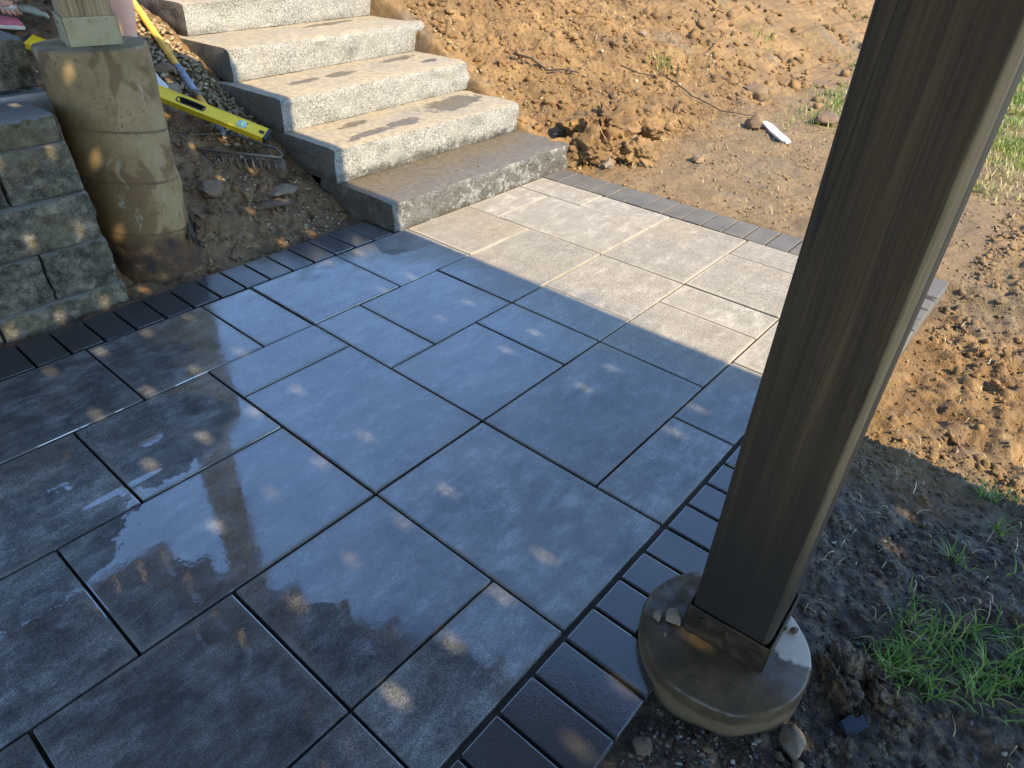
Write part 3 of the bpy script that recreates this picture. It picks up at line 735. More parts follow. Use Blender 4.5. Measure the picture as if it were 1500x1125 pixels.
def scatter(name, X, Y, S, mat, parent=None, fine_limit=.009, lift=.25, zfun=None, tint=None, smooth=False):
    Z = (zfun or soil_h)(X, Y); VV = []; FF = []; TT = []; base = 0
    ang = RNG.uniform(0, 2*np.pi, len(X)); tl = RNG.uniform(-.5, .5, (len(X), 2)); T = RNG.random(len(X)) if tint is None else tint
    for i in range(len(X)):
        v, f = (VAR1[i % 14] if S[i] < fine_limit else VAR2[i % 18])
        c, s_ = math.cos(ang[i]), math.sin(ang[i]); x, y, z = v[:, 0], v[:, 1], v[:, 2]
        z2 = z + tl[i, 0]*x*.6 + tl[i, 1]*y*.6
        VV.append(np.stack([X[i]+S[i]*(c*x-s_*y), Y[i]+S[i]*(s_*x+c*y), Z[i]+S[i]*(z2+lift)], 1)); FF.append(f+base); base += len(v); TT.append(np.full(len(v), T[i]))
    me = npmesh(name, np.concatenate(VV), np.concatenate(FF)); a = me.attributes.new('tint', 'FLOAT', 'POINT'); a.data.foreach_set('value', np.concatenate(TT).astype(np.float32))
    o = link(name, me, mat, parent, smooth=smooth); return o
def region(n, x0, x1, y0, y1, dens=None, keep=None):
    X = RNG.uniform(x0, x1, n*6); Y = RNG.uniform(y0, y1, n*6); m = np.ones(len(X), bool)
    if keep is not None: m &= keep(X, Y)
    if dens is not None: m &= RNG.random(len(X)) < dens(X, Y)
    return X[m][:n], Y[m][:n]
def offpatio(X, Y):
    p = (X < 2.885) & (Y > .19) & (Y < 2.235); st = (X > 1.68) & (X < 3.05) & (Y > 2.0) & (Y < 4.4) & (X < 2.93+.05*(Y-2)); wl = (X < .78) & (Y > 2.2) & (Y < 2.8)
    pr_ = np.hypot(X-PIER[0], Y-PIER[1]) < .15; pk = np.hypot(X-PUCK[0], Y-PUCK[1]) < .155
    return ~(p | st | wl | pr_ | pk)
def lsize(n, lo, hi, p=2.2): return lo + (hi-lo)*RNG.random(n)**p
XX = []; YY = []; SS = []
def put(x, y, s): XX.append(x); YY.append(y); SS.append(s)
fn = lambda X, Y: np.clip(.55+.9*fbm(X*2.2, Y*2.2, 3), 0.05, 1)
x, y = region(4200, 2.95, 6.2, 1.95, 4.3, fn, offpatio); put(x, y, lsize(len(x), .003, .028, 4.2))
x, y = region(5000, 2.9, 5.0, 1.95, 3.7, None, offpatio); put(x, y, lsize(len(x), .0025, .009, 2))
x, y = region(900, 2.95, 4.2, 2.0, 3.6, fn, offpatio); put(x[:450], y[:450], lsize(len(x[:450]), .006, .034, 3.2))
x, y = region(700, 5.0, 9.5, 1.6, 4.5, fn, offpatio); put(x, y, lsize(len(x), .008, .055, 2.5))
x, y = region(5000, 1.75, 4.0, -1.0, .19, None, offpatio); put(x, y, lsize(len(x), .0018, .007, 2))
x, y = region(2600, 1.75, 4.4, -1.0, .19, lambda X, Y: np.clip(.25+1.6*fbm(X*2.6+5, Y*2.6, 3), .04, 1), offpatio); put(x[:1700], y[:1700], lsize(len(x[:1700]), .004, .017, 2.4))
x, y = region(2600, 2.88, 4.6, .1, 2.0, lambda X, Y: np.clip(.5+1.0*fbm(X*3, Y*3, 3), .1, 1), offpatio); put(x, y, lsize(len(x), .0022, .011, 3))
x, y = region(9000, .3, 1.85, -.75, .205, None, offpatio); put(x, y, lsize(len(x), .0012, .0045, 2))
x, y = region(4200, .3, 1.85, -.75, .205, lambda X, Y: np.clip(.5+.9*fbm(X*5, Y*5, 3), .1, 1), offpatio); put(x, y, lsize(len(x), .0016, .010, 3.2))
x, y = region(3000, .9, 1.70, 2.21, 4.1, fn, offpatio); put(x, y, lsize(len(x), .0025, .016, 3))
cl = scatter('soil_clods', np.concatenate(XX), np.concatenate(YY), np.concatenate(SS), M['clod'], lift=.08); tag(cl, 'loose crumbs and clods of earth lying over the bare soil', 'soil', kind='stuff')

# pale gravel: drainage bed beside the steps, and bits spilt on the bank
x1, y1 = region(900, 1.44, 1.69, 2.80, 3.75, lambda X, Y: np.clip(1.15-np.abs((X-1.61+.12*(Y-3.1))/.16)**2+.3*fbm(X*9, Y*9, 2), 0, 1), offpatio)
s1 = RNG.uniform(.008, .0135, len(x1))
x2, y2 = region(160, 1.35, 1.69, 2.22, 2.75, None, offpatio); s2 = RNG.uniform(.004, .009, len(x2))
x3, y3 = region(420, 2.93, 5.2, 1.95, 3.6, lambda X, Y: np.clip(.25+1.2*np.exp(-((X-3.02)/.09)**2)+.8*fbm(X*3+8, Y*3, 2), 0, 1), offpatio); s3 = lsize(len(x3), .004, .014, 2)
x4, y4 = region(260, 3.2, 5.0, 1.2, 1.95, None, offpatio); s4 = lsize(len(x4), .003, .008, 2)
x5, y5 = region(260, .95, 1.6, 2.25, 3.9, None, offpatio); s5 = lsize(len(x5), .003, .008, 2)
zz = lambda X, Y: soil_h(X, Y) + np.where((X > 1.4) & (X < 1.7) & (Y > 2.6) & (Y < 3.8), RNG.uniform(0, .014, len(X)), 0)
gv = scatter('gravel', np.concatenate([x1, x2, x3, x4, x5]), np.concatenate([y1, y2, y3, y4, y5]), np.concatenate([s1, s2, s3, s4, s5]), M['gravel'], zfun=zz, lift=.3); tag(gv, 'pale angular gravel heaped along the left side of the granite steps', 'gravel', kind='stuff')
# grey and coloured chips round the near footing
x1, y1 = region(1500, .35, 1.1, -.30, .20, lambda X, Y: np.clip(1.0-np.hypot(X-.62, Y-.08)/.30, 0.05, 1), offpatio)
x2, y2 = region(260, 1.0, 1.9, -.7, .2, None, offpatio)
xs_ = np.concatenate([x1, x2]); ys_ = np.concatenate([y1, y2])
ch = scatter('stone_chips', xs_, ys_, lsize(len(xs_), .0012, .0055, 3.0), M['chips'], lift=.2, fine_limit=.003); tag(ch, 'small blue grey stone chips in the wet soil by the near footing', 'stone chips', kind='stuff')
# crumbs dropped on the lowest step
x1 = RNG.uniform(2.0, 2.75, 26); y1 = RNG.uniform(2.10, 2.36, 26)
x1[:5] = [2.32, 2.10, 2.16, 2.22, 2.05]; y1[:5] = [2.13, 2.15, 2.17, 2.16, 2.13]
s1 = RNG.uniform(.0012, .0028, 26); s1[:5] = [.0065, .0045, .004, .004, .003]
cr = scatter('step_crumbs', x1, y1, s1, M['gravel'], zfun=lambda X, Y: np.full(len(X), .1105)); tag(cr, 'tiny pale gravel crumbs dropped on the lowest step', 'gravel', kind='stuff')

# single stones -------------------------------------------------------
def stone(name, label, cat, px, py, r, seed, sq=(1, 1, 1), rz=0.0, tint=.4, mat='stone', sink=.35, facets=3, group=None, rough=.3, tilt=(0, 0), z=None, craggy=0.03):
    v, f = lumpy(ICO4 if craggy > .1 else ICO3, seed, rough, .85, facets)
    v = v*np.array([1+craggy*(.5-abs(mnoise.fractal(Vector(q)*2.6+Vector((seed, 0, 0)), .6, 2.1, 4)))*2 for q in v])[:, None]
    v = v*np.array(sq)*r
    me = npmesh(name, v, f); a = me.attributes.new('tint', 'FLOAT', 'POINT'); a.data.foreach_set('value', np.full(len(v), tint, np.float32))
    zb = ray_z(px, py) if z is None else z
    o = link(name, me, M[mat], None, (px, py, zb + r*sq[2]*(.85-sink*1.6 if z is None else .62)), smooth=True); me.set_sharp_from_angle(angle=R(48)); o.rotation_euler = (tilt[0], tilt[1], rz)
    tag(o, label, cat, group); return o
G = 'clods fallen beside the lowest step'
for (lab, px, py, r, seed, sq, tn) in [
    ('tan clod of earth touching the right end of the lowest step', 3.03, 2.05, .10, 301, (1, 1, 1.1), .2),
    ('large orange clod leaning above its neighbours right of the steps', 3.17, 2.12, .125, 302, (1, .9, 1.3), .2),
    ('tallest craggy orange clod in the heap right of the steps', 3.36, 2.12, .14, 303, (1.1, .9, 1.25), .2),
    ('broad crumbly clod at the right of the orange heap', 3.53, 2.03, .12, 304, (1.2, .9, 1.1), .2),
    ('knobbly orange clod at the front of the heap, nearest the border', 3.27, 1.86, .092, 305, (1, 1, 1.05), .2),
    ('low orange clod between the grey stone and the front clod', 3.19, 1.97, .075, 306, (1, 1, 1), .2)]:
    stone('earth_clod', lab, 'clod', px, py, r, seed, sq, seed*.7, tn, 'clod', .3, 2, G, .55, craggy=.11)
stone('field_stone', 'rounded grey brown stone under the orange clods', 'stone', 3.09, 1.93, .05, 311, (1.25, 1, .85), .4, .95)
stone('field_stone', 'lone tan stone on the bare strip beyond the border', 'stone', 3.55, 1.62, .045, 312, (1.2, 1, .9), .2, .5)
stone('field_stone', 'reddish stone at the foot of the bank beside the white scrap', 'stone', 4.44, 1.70, .058, 313, (.9, 1.1, 1.15), .2, .35)
stone('field_stone', 'brown stone jutting from the bank above the white scrap', 'stone', 5.15, 2.02, .075, 314, (1.3, 1, .95), 1.1, .3)
stone('field_stone', 'dark crumbly lump right of the white scrap', 'stone', 4.9, 1.42, .075, 315, (1.3, .9, .7), .2, .05)
stone('field_stone', 'small dark stone beside the dark crumbly lump', 'stone', 4.98, 1.27, .045, 316, (1, 1, .9), .2, .1)
stone('field_stone', 'smooth pale stone high on the bank', 'stone', 4.66, 2.73, .042, 317, (1.2, .9, .9), .2, .75)
stone('field_stone', 'round brown stone at the tip of the yellow level', 'stone', 1.585, 2.625, .045, 321, (1, 1, .95), .3, .15, facets=1)
stone('field_stone', 'flat grey brown stone on the bank nearest the lowest step', 'stone', 1.53, 2.515, .06, 322, (1.3, .7, .42), -.3, .75)
stone('field_stone', 'flat purplish stone lying below the flat grey stone', 'stone', 1.44, 2.465, .05, 323, (1.25, .6, .45), -.35, .0)
stone('field_stone', 'brown lump of stone on the bank beside the pier', 'stone', 1.275, 2.62, .046, 324, (1.15, .9, .8), .5, .3)
stone('field_stone', 'grey stone half buried in the gravel by the rake handle', 'stone', 1.47, 3.17, .045, 325, (1.3, .8, .8), .5, .8)
stone('field_stone', 'brown stone near the white shoe', 'stone', 1.50, 3.28, .05, 326, (1.1, .9, .8), .9, .25)
stone('field_stone', 'pale pinkish stone in front of the round footing', 'stone', .772, -.010, .026, 331, (1.5, .8, .8), .75, .85)
stone('field_stone', 'small tan stone beside the pinkish stone', 'stone', .735, -.035, .014, 332, (1.1, .9, .9), .2, .6)
stone('field_stone', 'muddy brown pebble against the border paver', 'stone', .60, .175, .016, 333, (1, 1.1, .9), .2, .1)
for (lab, px, py, r, seed, sq) in [('dark mud lump against the right side of the footing', .945, -.030, .040, 341, (1.1, .9, .9)), ('pale grey mud lump beside the dark mud lump', .985, -.075, .042, 342, (1.3, .8, .8)), ('low dark mud clod below the grass tuft', .96, -.12, .03, 343, (1.2, 1, .7))]:
    stone('mud_clod', lab, 'clod', px, py, r, seed, sq, .8, .3, 'clod', .5, 1, 'mud lumps by the footing', .6, craggy=.14)
for (lab, px, py, r, seed) in [('larger tan pebble lying on the round footing by the post', .806, .246, .0135, 351), ('smaller tan pebble on the rim side of the round footing', .790, .272, .0075, 352), ('dark crumb of soil on the pale part of the footing', .93, .066, .007, 353), ('tiny pale pebble on the round footing', .765, .240, .0035, 354)]:
    stone('pebble', lab, 'pebble', px, py, r, seed, (1.15, .9, .9), .6, .0 if 'dark' in lab else .8, 'stone', z=.0455)

# white scrap at the foot of the bank, twig, plastic shard
def prism(name, pts, z, th):
    n = len(pts); V = [(x, y, z) for x, y in pts] + [(x, y, z+th) for x, y in pts]
    return pydata(name, V, [tuple(range(n))[::-1], tuple(range(n, 2*n))] + [(k, (k+1) % n, n+(k+1) % n, n+k) for k in range(n)])
sc = link('plastic_scrap', prism('plastic_scrap', [(4.585, 1.685), (4.53, 1.615), (4.43, 1.535), (4.29, 1.415), (4.25, 1.385), (4.215, 1.40), (4.22, 1.43), (4.37, 1.565), (4.52, 1.68), (4.565, 1.70)], -.01, .012), M['white'])
sc.rotation_euler = (0, 0, 0); tag(sc, 'white plastic scrap lying at the foot of the earth bank', 'scrap')
def twig(name, label, pts, r, mat='wood2', lift=.01):
    P = [(x, y, ray_z(x, y)+lift+dz) for x, y, dz in pts]
    o = link(name, tube_mesh(name, P, [r*(1-.5*k/len(P)) for k in range(len(P))], 6), M[mat], smooth=True); tag(o, label, 'twig'); return o
twig('twig', 'long thin brown root trailing down the bank to the reddish stone', [(4.33, 2.34, 0), (4.36, 2.25, .02), (4.40, 2.14, .01), (4.42, 2.04, .015), (4.46, 1.95, .01), (4.52, 1.88, .02), (4.58, 1.82, .01), (4.66, 1.77, .01)], .0045, 'wood')
twig('twig', 'dark root sticking out of the bank right of the third step', [(3.28, 2.75, .03), (3.36, 2.68, .03), (3.45, 2.63, .02), (3.56, 2.60, .015), (3.66, 2.55, .02)], .007, 'wood')
twig('twig', 'dark twig lying across the middle of the bank', [(4.05, 2.5, .01), (4.15, 2.42, .02), (4.25, 2.38, .02), (4.34, 2.35, .01)], .0045, 'wood')
ps = link('plastic_shard', prism('plastic_shard', [(-.020, -.008), (.0, -.013), (.022, -.010), (.024, .010), (.012, .006), (.004, .014), (-.018, .010)], 0, .012), M['plastic'], None, (.868, -.078, -.018))
ps.rotation_euler = (.15, -.12, R(-35)); tag(ps, 'dark blue plastic shard in the mud below the footing', 'shard')

# ------------------------------------------------------------------ grass and straw
def blades(name, roots, length, mat, width=.0035, lean=.8, segs=4, tint=None, zoff=0.0):
    n = len(roots); V = np.zeros((n, (segs+1)*2, 3)); az = RNG.uniform(0, 2*np.pi, n); ln = length*RNG.uniform(.55, 1.25, n); le = lean*RNG.uniform(.25, 1.25, n); tw = az+RNG.uniform(-.6, .6, n)+np.pi/2
    cx = roots[:, 0].copy(); cyy = roots[:, 1].copy(); cz = roots[:, 2].copy()+zoff; th = np.full(n, .1)+le*.2
    for k in range(segs+1):
        w = width*(1-(k/segs)**1.6)*.5+.0002
        V[:, 2*k, 0] = cx+np.cos(tw)*w; V[:, 2*k, 1] = cyy+np.sin(tw)*w; V[:, 2*k, 2] = cz
        V[:, 2*k+1, 0] = cx-np.cos(tw)*w; V[:, 2*k+1, 1] = cyy-np.sin(tw)*w; V[:, 2*k+1, 2] = cz
        st = ln/segs; cx = cx+np.cos(az)*np.sin(th)*st; cyy = cyy+np.sin(az)*np.sin(th)*st; cz = cz+np.cos(th)*st; th = th+le*1.5/segs
    b = np.arange(n)[:, None]*(segs+1)*2; F = np.concatenate([np.stack([b[:, 0]+2*k, b[:, 0]+2*k+1, b[:, 0]+2*k+3, b[:, 0]+2*k+2], 1) for k in range(segs)])
    me = npmesh(name, V.reshape(-1, 3), F); T = RNG.random(n) if tint is None else tint
    a = me.attributes.new('tint', 'FLOAT', 'POINT'); a.data.foreach_set('value', np.repeat(T, (segs+1)*2).astype(np.float32))
    return link(name, me, mat, smooth=True)
def rootz(x, y, dz=-.004): return np.stack([x, y, soil_h(x, y)+dz], 1)
# near tuft: a triangular remnant of turf running off to the right
x, y = region(2200, .98, 1.75, -.75, -.02, lambda X, Y: np.clip((1.0-((X-1.09+.45*(Y+.1))/.13)**2)*sstep(-.03, -.10, Y)*(.55+1.1*fbm(X*14, Y*14, 2)), 0, 1))
o = blades('grass_patch', rootz(x, y), .062, M['grass'], .0028, 1.25, 5, np.clip(RNG.normal(.45, .28, len(x)), 0, 1)); tag(o, 'bright green grass remnant in the dark soil right of the footing', 'grass', kind='stuff')
tf = []
for (cx, cy, n, s_) in [(7.5, 2.3, 60, .16), (7.2, 2.05, 60, .15), (4.5, 2.43, 45, .05), (6.3, 2.5, 40, .08), (5.05, 1.35, 40, .10), (4.95, 1.55, 25, .08), (9.0, 2.4, 60, .3), (3.30, 2.12, 10, .04)]:
    tf.append(np.stack([RNG.normal(cx, s_, n), RNG.normal(cy, s_, n)], 1))
tf = np.concatenate(tf); o = blades('grass_sprigs', rootz(tf[:, 0], tf[:, 1]), .08, M['lawn'], .006, .9, 3); tag(o, 'thin sprigs of grass sprouting on the earth bank', 'grass', kind='stuff')
lawn_edge = lambda X, Y: np.clip(sstep(4.1, 4.75, X+.5*fbm(X*2, Y*2, 3)+.25*(.4-Y))*sstep(1.75, .95, Y+.3*fbm(X*1.5, Y*1.5, 2)-(X-5)*.06), 0, 1)
x, y = region(34000, 4.0, 10.5, -1.6, 1.9, lambda X, Y: lawn_edge(X, Y)*np.clip((7/X)**2, .2, 1)*np.clip(.55+.9*fbm(X*4, Y*4, 2), .12, 1))
tn = np.clip(.50+.5*fbm(x*3+2, y*3, 3)+.7*np.exp(-((x-4.5)/.35)**2)+RNG.normal(0, .14, len(x)), 0, 1)
o = blades('lawn', rootz(x, y, 0), .06, M['lawn'], .008, 1.1, 3, tn); tag(o, 'sunlit patchy green lawn at the right beyond the bare soil', 'lawn', kind='stuff')
# straw and dead roots strewn about
x1, y1 = region(260, .95, 1.9, -.75, .1, None, offpatio); x2, y2 = region(500, 1.8, 4.6, -1.0, 1.9, None, offpatio); x3, y3 = region(220, 3.0, 5.5, 1.9, 3.4, None, offpatio); x4, y4 = region(120, 3.15, 3.45, 1.75, 2.15, None, offpatio)
x = np.concatenate([x1, x2, x3, x4]); y = np.concatenate([y1, y2, y3, y4])
o = blades('straw', rootz(x, y, .006), .045, M['straw'], .0022, 2.6, 3); tag(o, 'dry straw and dead grass strewn over the bare soil', 'straw', kind='stuff')

# ------------------------------------------------------------------ rake and spirit level on the bank
rake = empty('bow_rake', (1.46, 2.78, .22)); tag(rake, 'bow rake with yellow handle and steel tines lying on the bank', 'rake')
def child(name, me, mat, parent, smooth=True):
    o = link(name, me, mat, parent, smooth=smooth); o.matrix_parent_inverse = Matrix.Translation(-Vector(parent.location)); return o
hd = Vector((.095, .60, .285)).normalized(); h0 = Vector((1.497, 2.87, .275))
def hp(t): return h0 + hd*t
child('handle', tube_mesh('handle', [hp(.085), hp(.235)], .0155, 14), M['handle'], rake)
child('handle', tube_mesh('handle', [hp(.235), hp(.44)], .0165, 14), M['grip'], rake)['label'] = 'grey blue section of the handle with a worn label'
child('handle', tube_mesh('handle', [hp(.44), hp(.9), hp(1.30)], .0155, 14), M['handle'], rake)
child('collar', tube_mesh('collar', [hp(.222), hp(.252)], .0185, 14), M['steel'], rake)
child('ferrule', tube_mesh('ferrule', [hp(-.03), hp(.03), hp(.095)], [.009, .014, .0175], 14), M['grip'], rake)
bd = Vector((.63, -.777, -.06)).normalized(); bc = Vector((1.445, 2.725, .222)); half = .205
child('head_bar', tube_mesh('head_bar', [bc-bd*half, bc, bc+bd*half], .0058, 8), M['steel'], rake)
back = Vector((.05, .6, .30)).normalized()
for sgn in (-1, 1):
    e = bc + bd*half*sgn
    pts = [e, e+bd*.016*sgn+back*.02, e+bd*.010*sgn+back*.055, e-bd*.05*sgn+back*.085, hp(.0)-bd*.04*-sgn+back*-.03, hp(-.02)]
    child('bow', tube_mesh('bow', pts, .0052, 8), M['steel'], rake)
td = Vector((-.12, -.35, -.93)).normalized()
for k in range(14):
    a = bc + bd*(half*(-1+2*k/13)); child('tine', tube_mesh('tine', [a, a+td*.03, a+td*.066+Vector((0, -.006, 0))], [.0050, .0042, .0022], 6), M['steel'], rake)
# level: a metre of yellow box section
la = Vector((1.597, 2.675, .268)); lb_ = Vector((1.070, 3.50, .585)); ux = (lb_-la).normalized(); L = (lb_-la).length
tocam = (Vector((0, 0, CAMZ))-la).normalized(); nrm = (Vector((0, 0, 1))*.75 + tocam*.45); nrm = (nrm - ux*nrm.dot(ux)).normalized(); wv = nrm.cross(ux)
if wv.z > 0: wv = -wv
LM = Matrix(((ux.x, wv.x, nrm.x, la.x), (ux.y, wv.y, nrm.y, la.y), (ux.z, wv.z, nrm.z, la.z), (0, 0, 0, 1)))
level = bpy.data.objects.new('spirit_level', None); COL.objects.link(level); level.matrix_world = LM; tag(level, 'yellow spirit level lying on the rake head beside the pier', 'level')
W2, T2 = .030, .012
def ring_slot(cx, hx, hy, n=28):
    out = []
    for k in range(n):
        a = 2*math.pi*k/n; c, s_ = math.cos(a), math.sin(a); e = 2.0 if abs(hx-hy) < .004 else 4.0
        out.append((cx+hx*math.copysign(abs(c)**(2/e), c), hy*math.copysign(abs(s_)**(2/e), s_)))
    return out
def level_body():
    """plate pieces leave real openings for the hand slot and the vials"""
    bm = bmesh.new(); holes = [(.030, .012, .010), (.115, .020, .018), (.335, .062, .017), (.66, .062, .017), (.88, .020, .018)]
    segs = []; prev = .012
    for (cx, hx, hy) in holes:
        segs.append((prev, cx-hx, None)); segs.append((cx-hx, cx+hx, hy)); prev = cx+hx
    segs.append((prev, L-.012, None))
    for (a, b, hy) in segs:
        if b-a < 1e-4: continue
        if hy is None: add_box(bm, ((a+b)/2, 0, 0), (b-a, 2*W2, 2*T2))
        else:
            for sg in (-1, 1): add_box(bm, ((a+b)/2, sg*(W2+hy)/2, 0), (b-a, W2-hy, 2*T2))
    for sg in (-1, 1): add_box(bm, (L/2, sg*(W2-.0025), 0), (L-.024, .0052, 2*T2+.003))     # raised rails
    return bm_mesh('body', bm)
link('body', level_body(), M['yellow'], level)
for x_ in (.006, L-.006): link('end_cap', box_mesh('end_cap', (x_, 0, 0), (.014, 2*W2+.004, 2*T2+.005), bevel=.003), M['black'], level)
for (cx, hx, hy) in [(.335, .062, .017), (.66, .062, .017)]:
    bm = bmesh.new(); o1 = ring_slot(cx, hx, hy); o0 = ring_slot(cx, hx-.004, hy-.004); n = len(o1)
    for za, zb in ((T2+.0015, -T2-.0015),):
        A = [bm.verts.new((x, y, za)) for x, y in o1]; B = [bm.verts.new((x, y, za)) for x, y in o0]; C = [bm.verts.new((x, y, zb)) for x, y in o0]; D = [bm.verts.new((x, y, zb)) for x, y in o1]
        for k in range(n):
            q = (k+1) % n
            for P_, Q_ in ((A, B), (B, C), (C, D), (D, A)): bm.faces.new((P_[k], P_[q], Q_[q], Q_[k]))
    bmesh.ops.recalc_face_normals(bm, faces=bm.faces)
    g_ = link('hand_slot', bm_mesh('hand_slot', bm), M['black'], level)
    for xx, s_ in ((cx-hx+.004, 1), (cx+hx-.004, -1)):
        bm = bmesh.new(); add_box(bm, (xx, 0, 0), (.010, 2*hy, 2*T2-.002)); link('slot_end', bm_mesh('slot_end', bm), M['yellow'], level)
for cx in (.115, .88):
    bm = bmesh.new(); g_ = bmesh.ops.create_cone(bm, cap_ends=True, segments=28, radius1=.0205, radius2=.0205, depth=2*T2+.0036); bmesh.ops.translate(bm, vec=(cx, 0, 0), verts=g_['verts'])
    h_ = link('vial_housing', bm_mesh('vial_housing', bm), M['glassy'], level)
    vm = tube_mesh('vial', [(cx-.0, -.013, T2+.003), (cx, .013, T2+.003)], .0052, 10); link('vial', vm, M['vial'], h_)
link('small_slot', box_mesh('small_slot', (.030, 0, 0), (.022, .019, 2*T2-.006)), M['black'], level)

# ------------------------------------------------------------------ people, crouching at the head of the bank
def skinned(chains, sub=2):
    """chains: list of point lists [(x,y,z,r), ...]; a chain may start at an existing point to branch"""
    vs = []; rs = []; es = []; look = {}
    for ch in chains:
        prev = None
        for (x, y, z, r) in ch:
            k = (round(x, 4), round(y, 4), round(z, 4))
            if k not in look: look[k] = len(vs); vs.append((x, y, z)); rs.append(r)
            i = look[k]
            if prev is not None and prev != i: es.append((prev, i))
            prev = i
    me = bpy.data.meshes.new('tmp'); me.from_pydata(vs, es, []); ob = bpy.data.objects.new('tmp', me); COL.objects.link(ob)
    md = ob.modifiers.new('skin', 'SKIN'); md.use_smooth_shade = True
    for i, sv in enumerate(me.skin_vertices[0].data): sv.radius = (rs[i], rs[i]); sv.use_root = (i == 0)
    sb = ob.modifiers.new('sub', 'SUBSURF'); sb.levels = sub; sb.render_levels = sub
    dg = bpy.context.evaluated_depsgraph_get(); ev = ob.evaluated_get(dg); out = bpy.data.meshes.new_from_object(ev)
    bpy.data.objects.remove(ob); return out
def joined(name, meshes):
    bm = bmesh.new()
    for m_ in meshes: bm.from_mesh(m_)
    return bm_mesh(name, bm)
def head_mesh(c, face, r=.098):
    v, f = ICO3; f_ = Vector(face).normalized(); sd = f_.cross(Vector((0, 0, 1))).normalized(); out = []
    for p in v:
        x, y, z = p; y2 = y; q = Vector((x*.78, y2*.92, z*1.18))
        if y > .7: q.y += .10*math.exp(-((x/.16)**2+((z+.05)/.22)**2))          # nose
        if y > .5: q.y -= .06*math.exp(-(((abs(x)-.33)/.14)**2+((z-.08)/.12)**2))  # eye sockets
        if z < -.4: q.x *= .82
        out.append(Vector(c)+r*(sd*q.x + f_*q.y + Vector((0, 0, 1))*q.z))
    return npmesh('head', np.array([p[:] for p in out]), f)
def hair_mesh(c, face, r=.104):
    v, f = ICO3; f_ = Vector(face).normalized(); sd = f_.cross(Vector((0, 0, 1))).normalized(); out = []
    for p in v:
        x, y, z = p; k = 1.06 if (y < .35 or z > .55) else .80
        q = Vector((x*.80, y*.95-.03, z*1.2))*k + Vector((0, 0, .03)); q *= 1+.04*mnoise.noise(Vector((x, y, z))*6)
        out.append(Vector(c)+r*(sd*q.x + f_*q.y + Vector((0, 0, 1))*q.z))
    return npmesh('hair', np.array([p[:] for p in out]), f)
def hand_mesh(wrist, palm_dir, finger_dir, curl_dir, thumb_dir, s=1.0):
    """palm plus five separate bent fingers closing along curl_dir"""
    W = Vector(wrist); pd, fd, cd, td_ = [Vector(q).normalized() for q in (palm_dir, finger_dir, curl_dir, thumb_dir)]; ms = []
    pc = W + pd*.045*s
    ms.append(skinned([[(*W, .024*s), (*(W+pd*.03*s), .030*s), (*(W+pd*.062*s), .030*s), (*(W+pd*.085*s), .024*s)],
                       [(*(W+pd*.03*s), .030*s), (*(W+pd*.035*s+fd*.022*s), .018*s)], [(*(W+pd*.03*s), .030*s), (*(W+pd*.035*s-fd*.022*s), .018*s)]], 2))
    for k, ln in enumerate((.9, 1.0, .95, .75)):
        b = W + pd*.078*s + fd*(-.030+.020*k)*s; a1 = b + (pd*.8+cd*.25).normalized()*.030*ln*s; a2 = a1 + (cd*.95+pd*.05).normalized()*.028*ln*s; a3 = a2 + (cd*.35-pd*.9).normalized()*.024*ln*s
        ms.append(skinned([[(*(b-pd*.012*s), .0100*s), (*a1, .0098*s), (*a2, .0090*s), (*a3, .0075*s)]], 2))
    b = W + pd*.03*s + td_*.020*s; a1 = b + (td_*.8+pd*.5).normalized()*.030*s; a2 = a1 + (cd*.7+pd*.7).normalized()*.028*s
    ms.append(skinned([[(*b, .0125*s), (*a1, .0115*s), (*a2, .0085*s)]], 2))
    return ms
def shoe_mesh(name, heel, toe, h=.075, w=.046, sole=False):
    A = Vector(heel); B = Vector(toe); d = (B-A); L_ = d.length; d.normalize(); sd = d.cross(Vector((0, 0, 1))).normalized(); upv = sd.cross(d); V = []; F = []; n = 14; m = 16
    for i in range(n+1):
        u = i/n; ww = w*(.72+.35*math.sin(math.pi*min(1, .15+u*.75)))*(1 if u < .86 else math.sqrt(max(.02, 1-((u-.86)/.15)**2))); ww *= .85 if u < .06 else 1
        hh = (h*(1.0-.45*sstep(.25, .75, u)) if not sole else .022); hh = float(hh)*(1 if u < .88 else max(.25, math.sqrt(max(0, 1-((u-.88)/.14)**2))))
        for k in range(m):
            a = 2*math.pi*k/m; cx, cz = math.cos(a), math.sin(a); e = .6
            px = ww*math.copysign(abs(cx)**e, cx)*(1.07 if sole else 1.0); pz = hh/2+hh/2*math.copysign(abs(cz)**e, cz)
            V.append(A+d*(u*L_*(1.0 if not sole else 1.02))+sd*px+upv*pz)
    for i in range(n):
        for k in range(m): F.append((i*m+k, i*m+(k+1) % m, (i+1)*m+(k+1) % m, (i+1)*m+k))
    F.append(tuple(range(m))[::-1]); F.append(tuple(n*m+k for k in range(m)))
    return pydata(name, V, F)
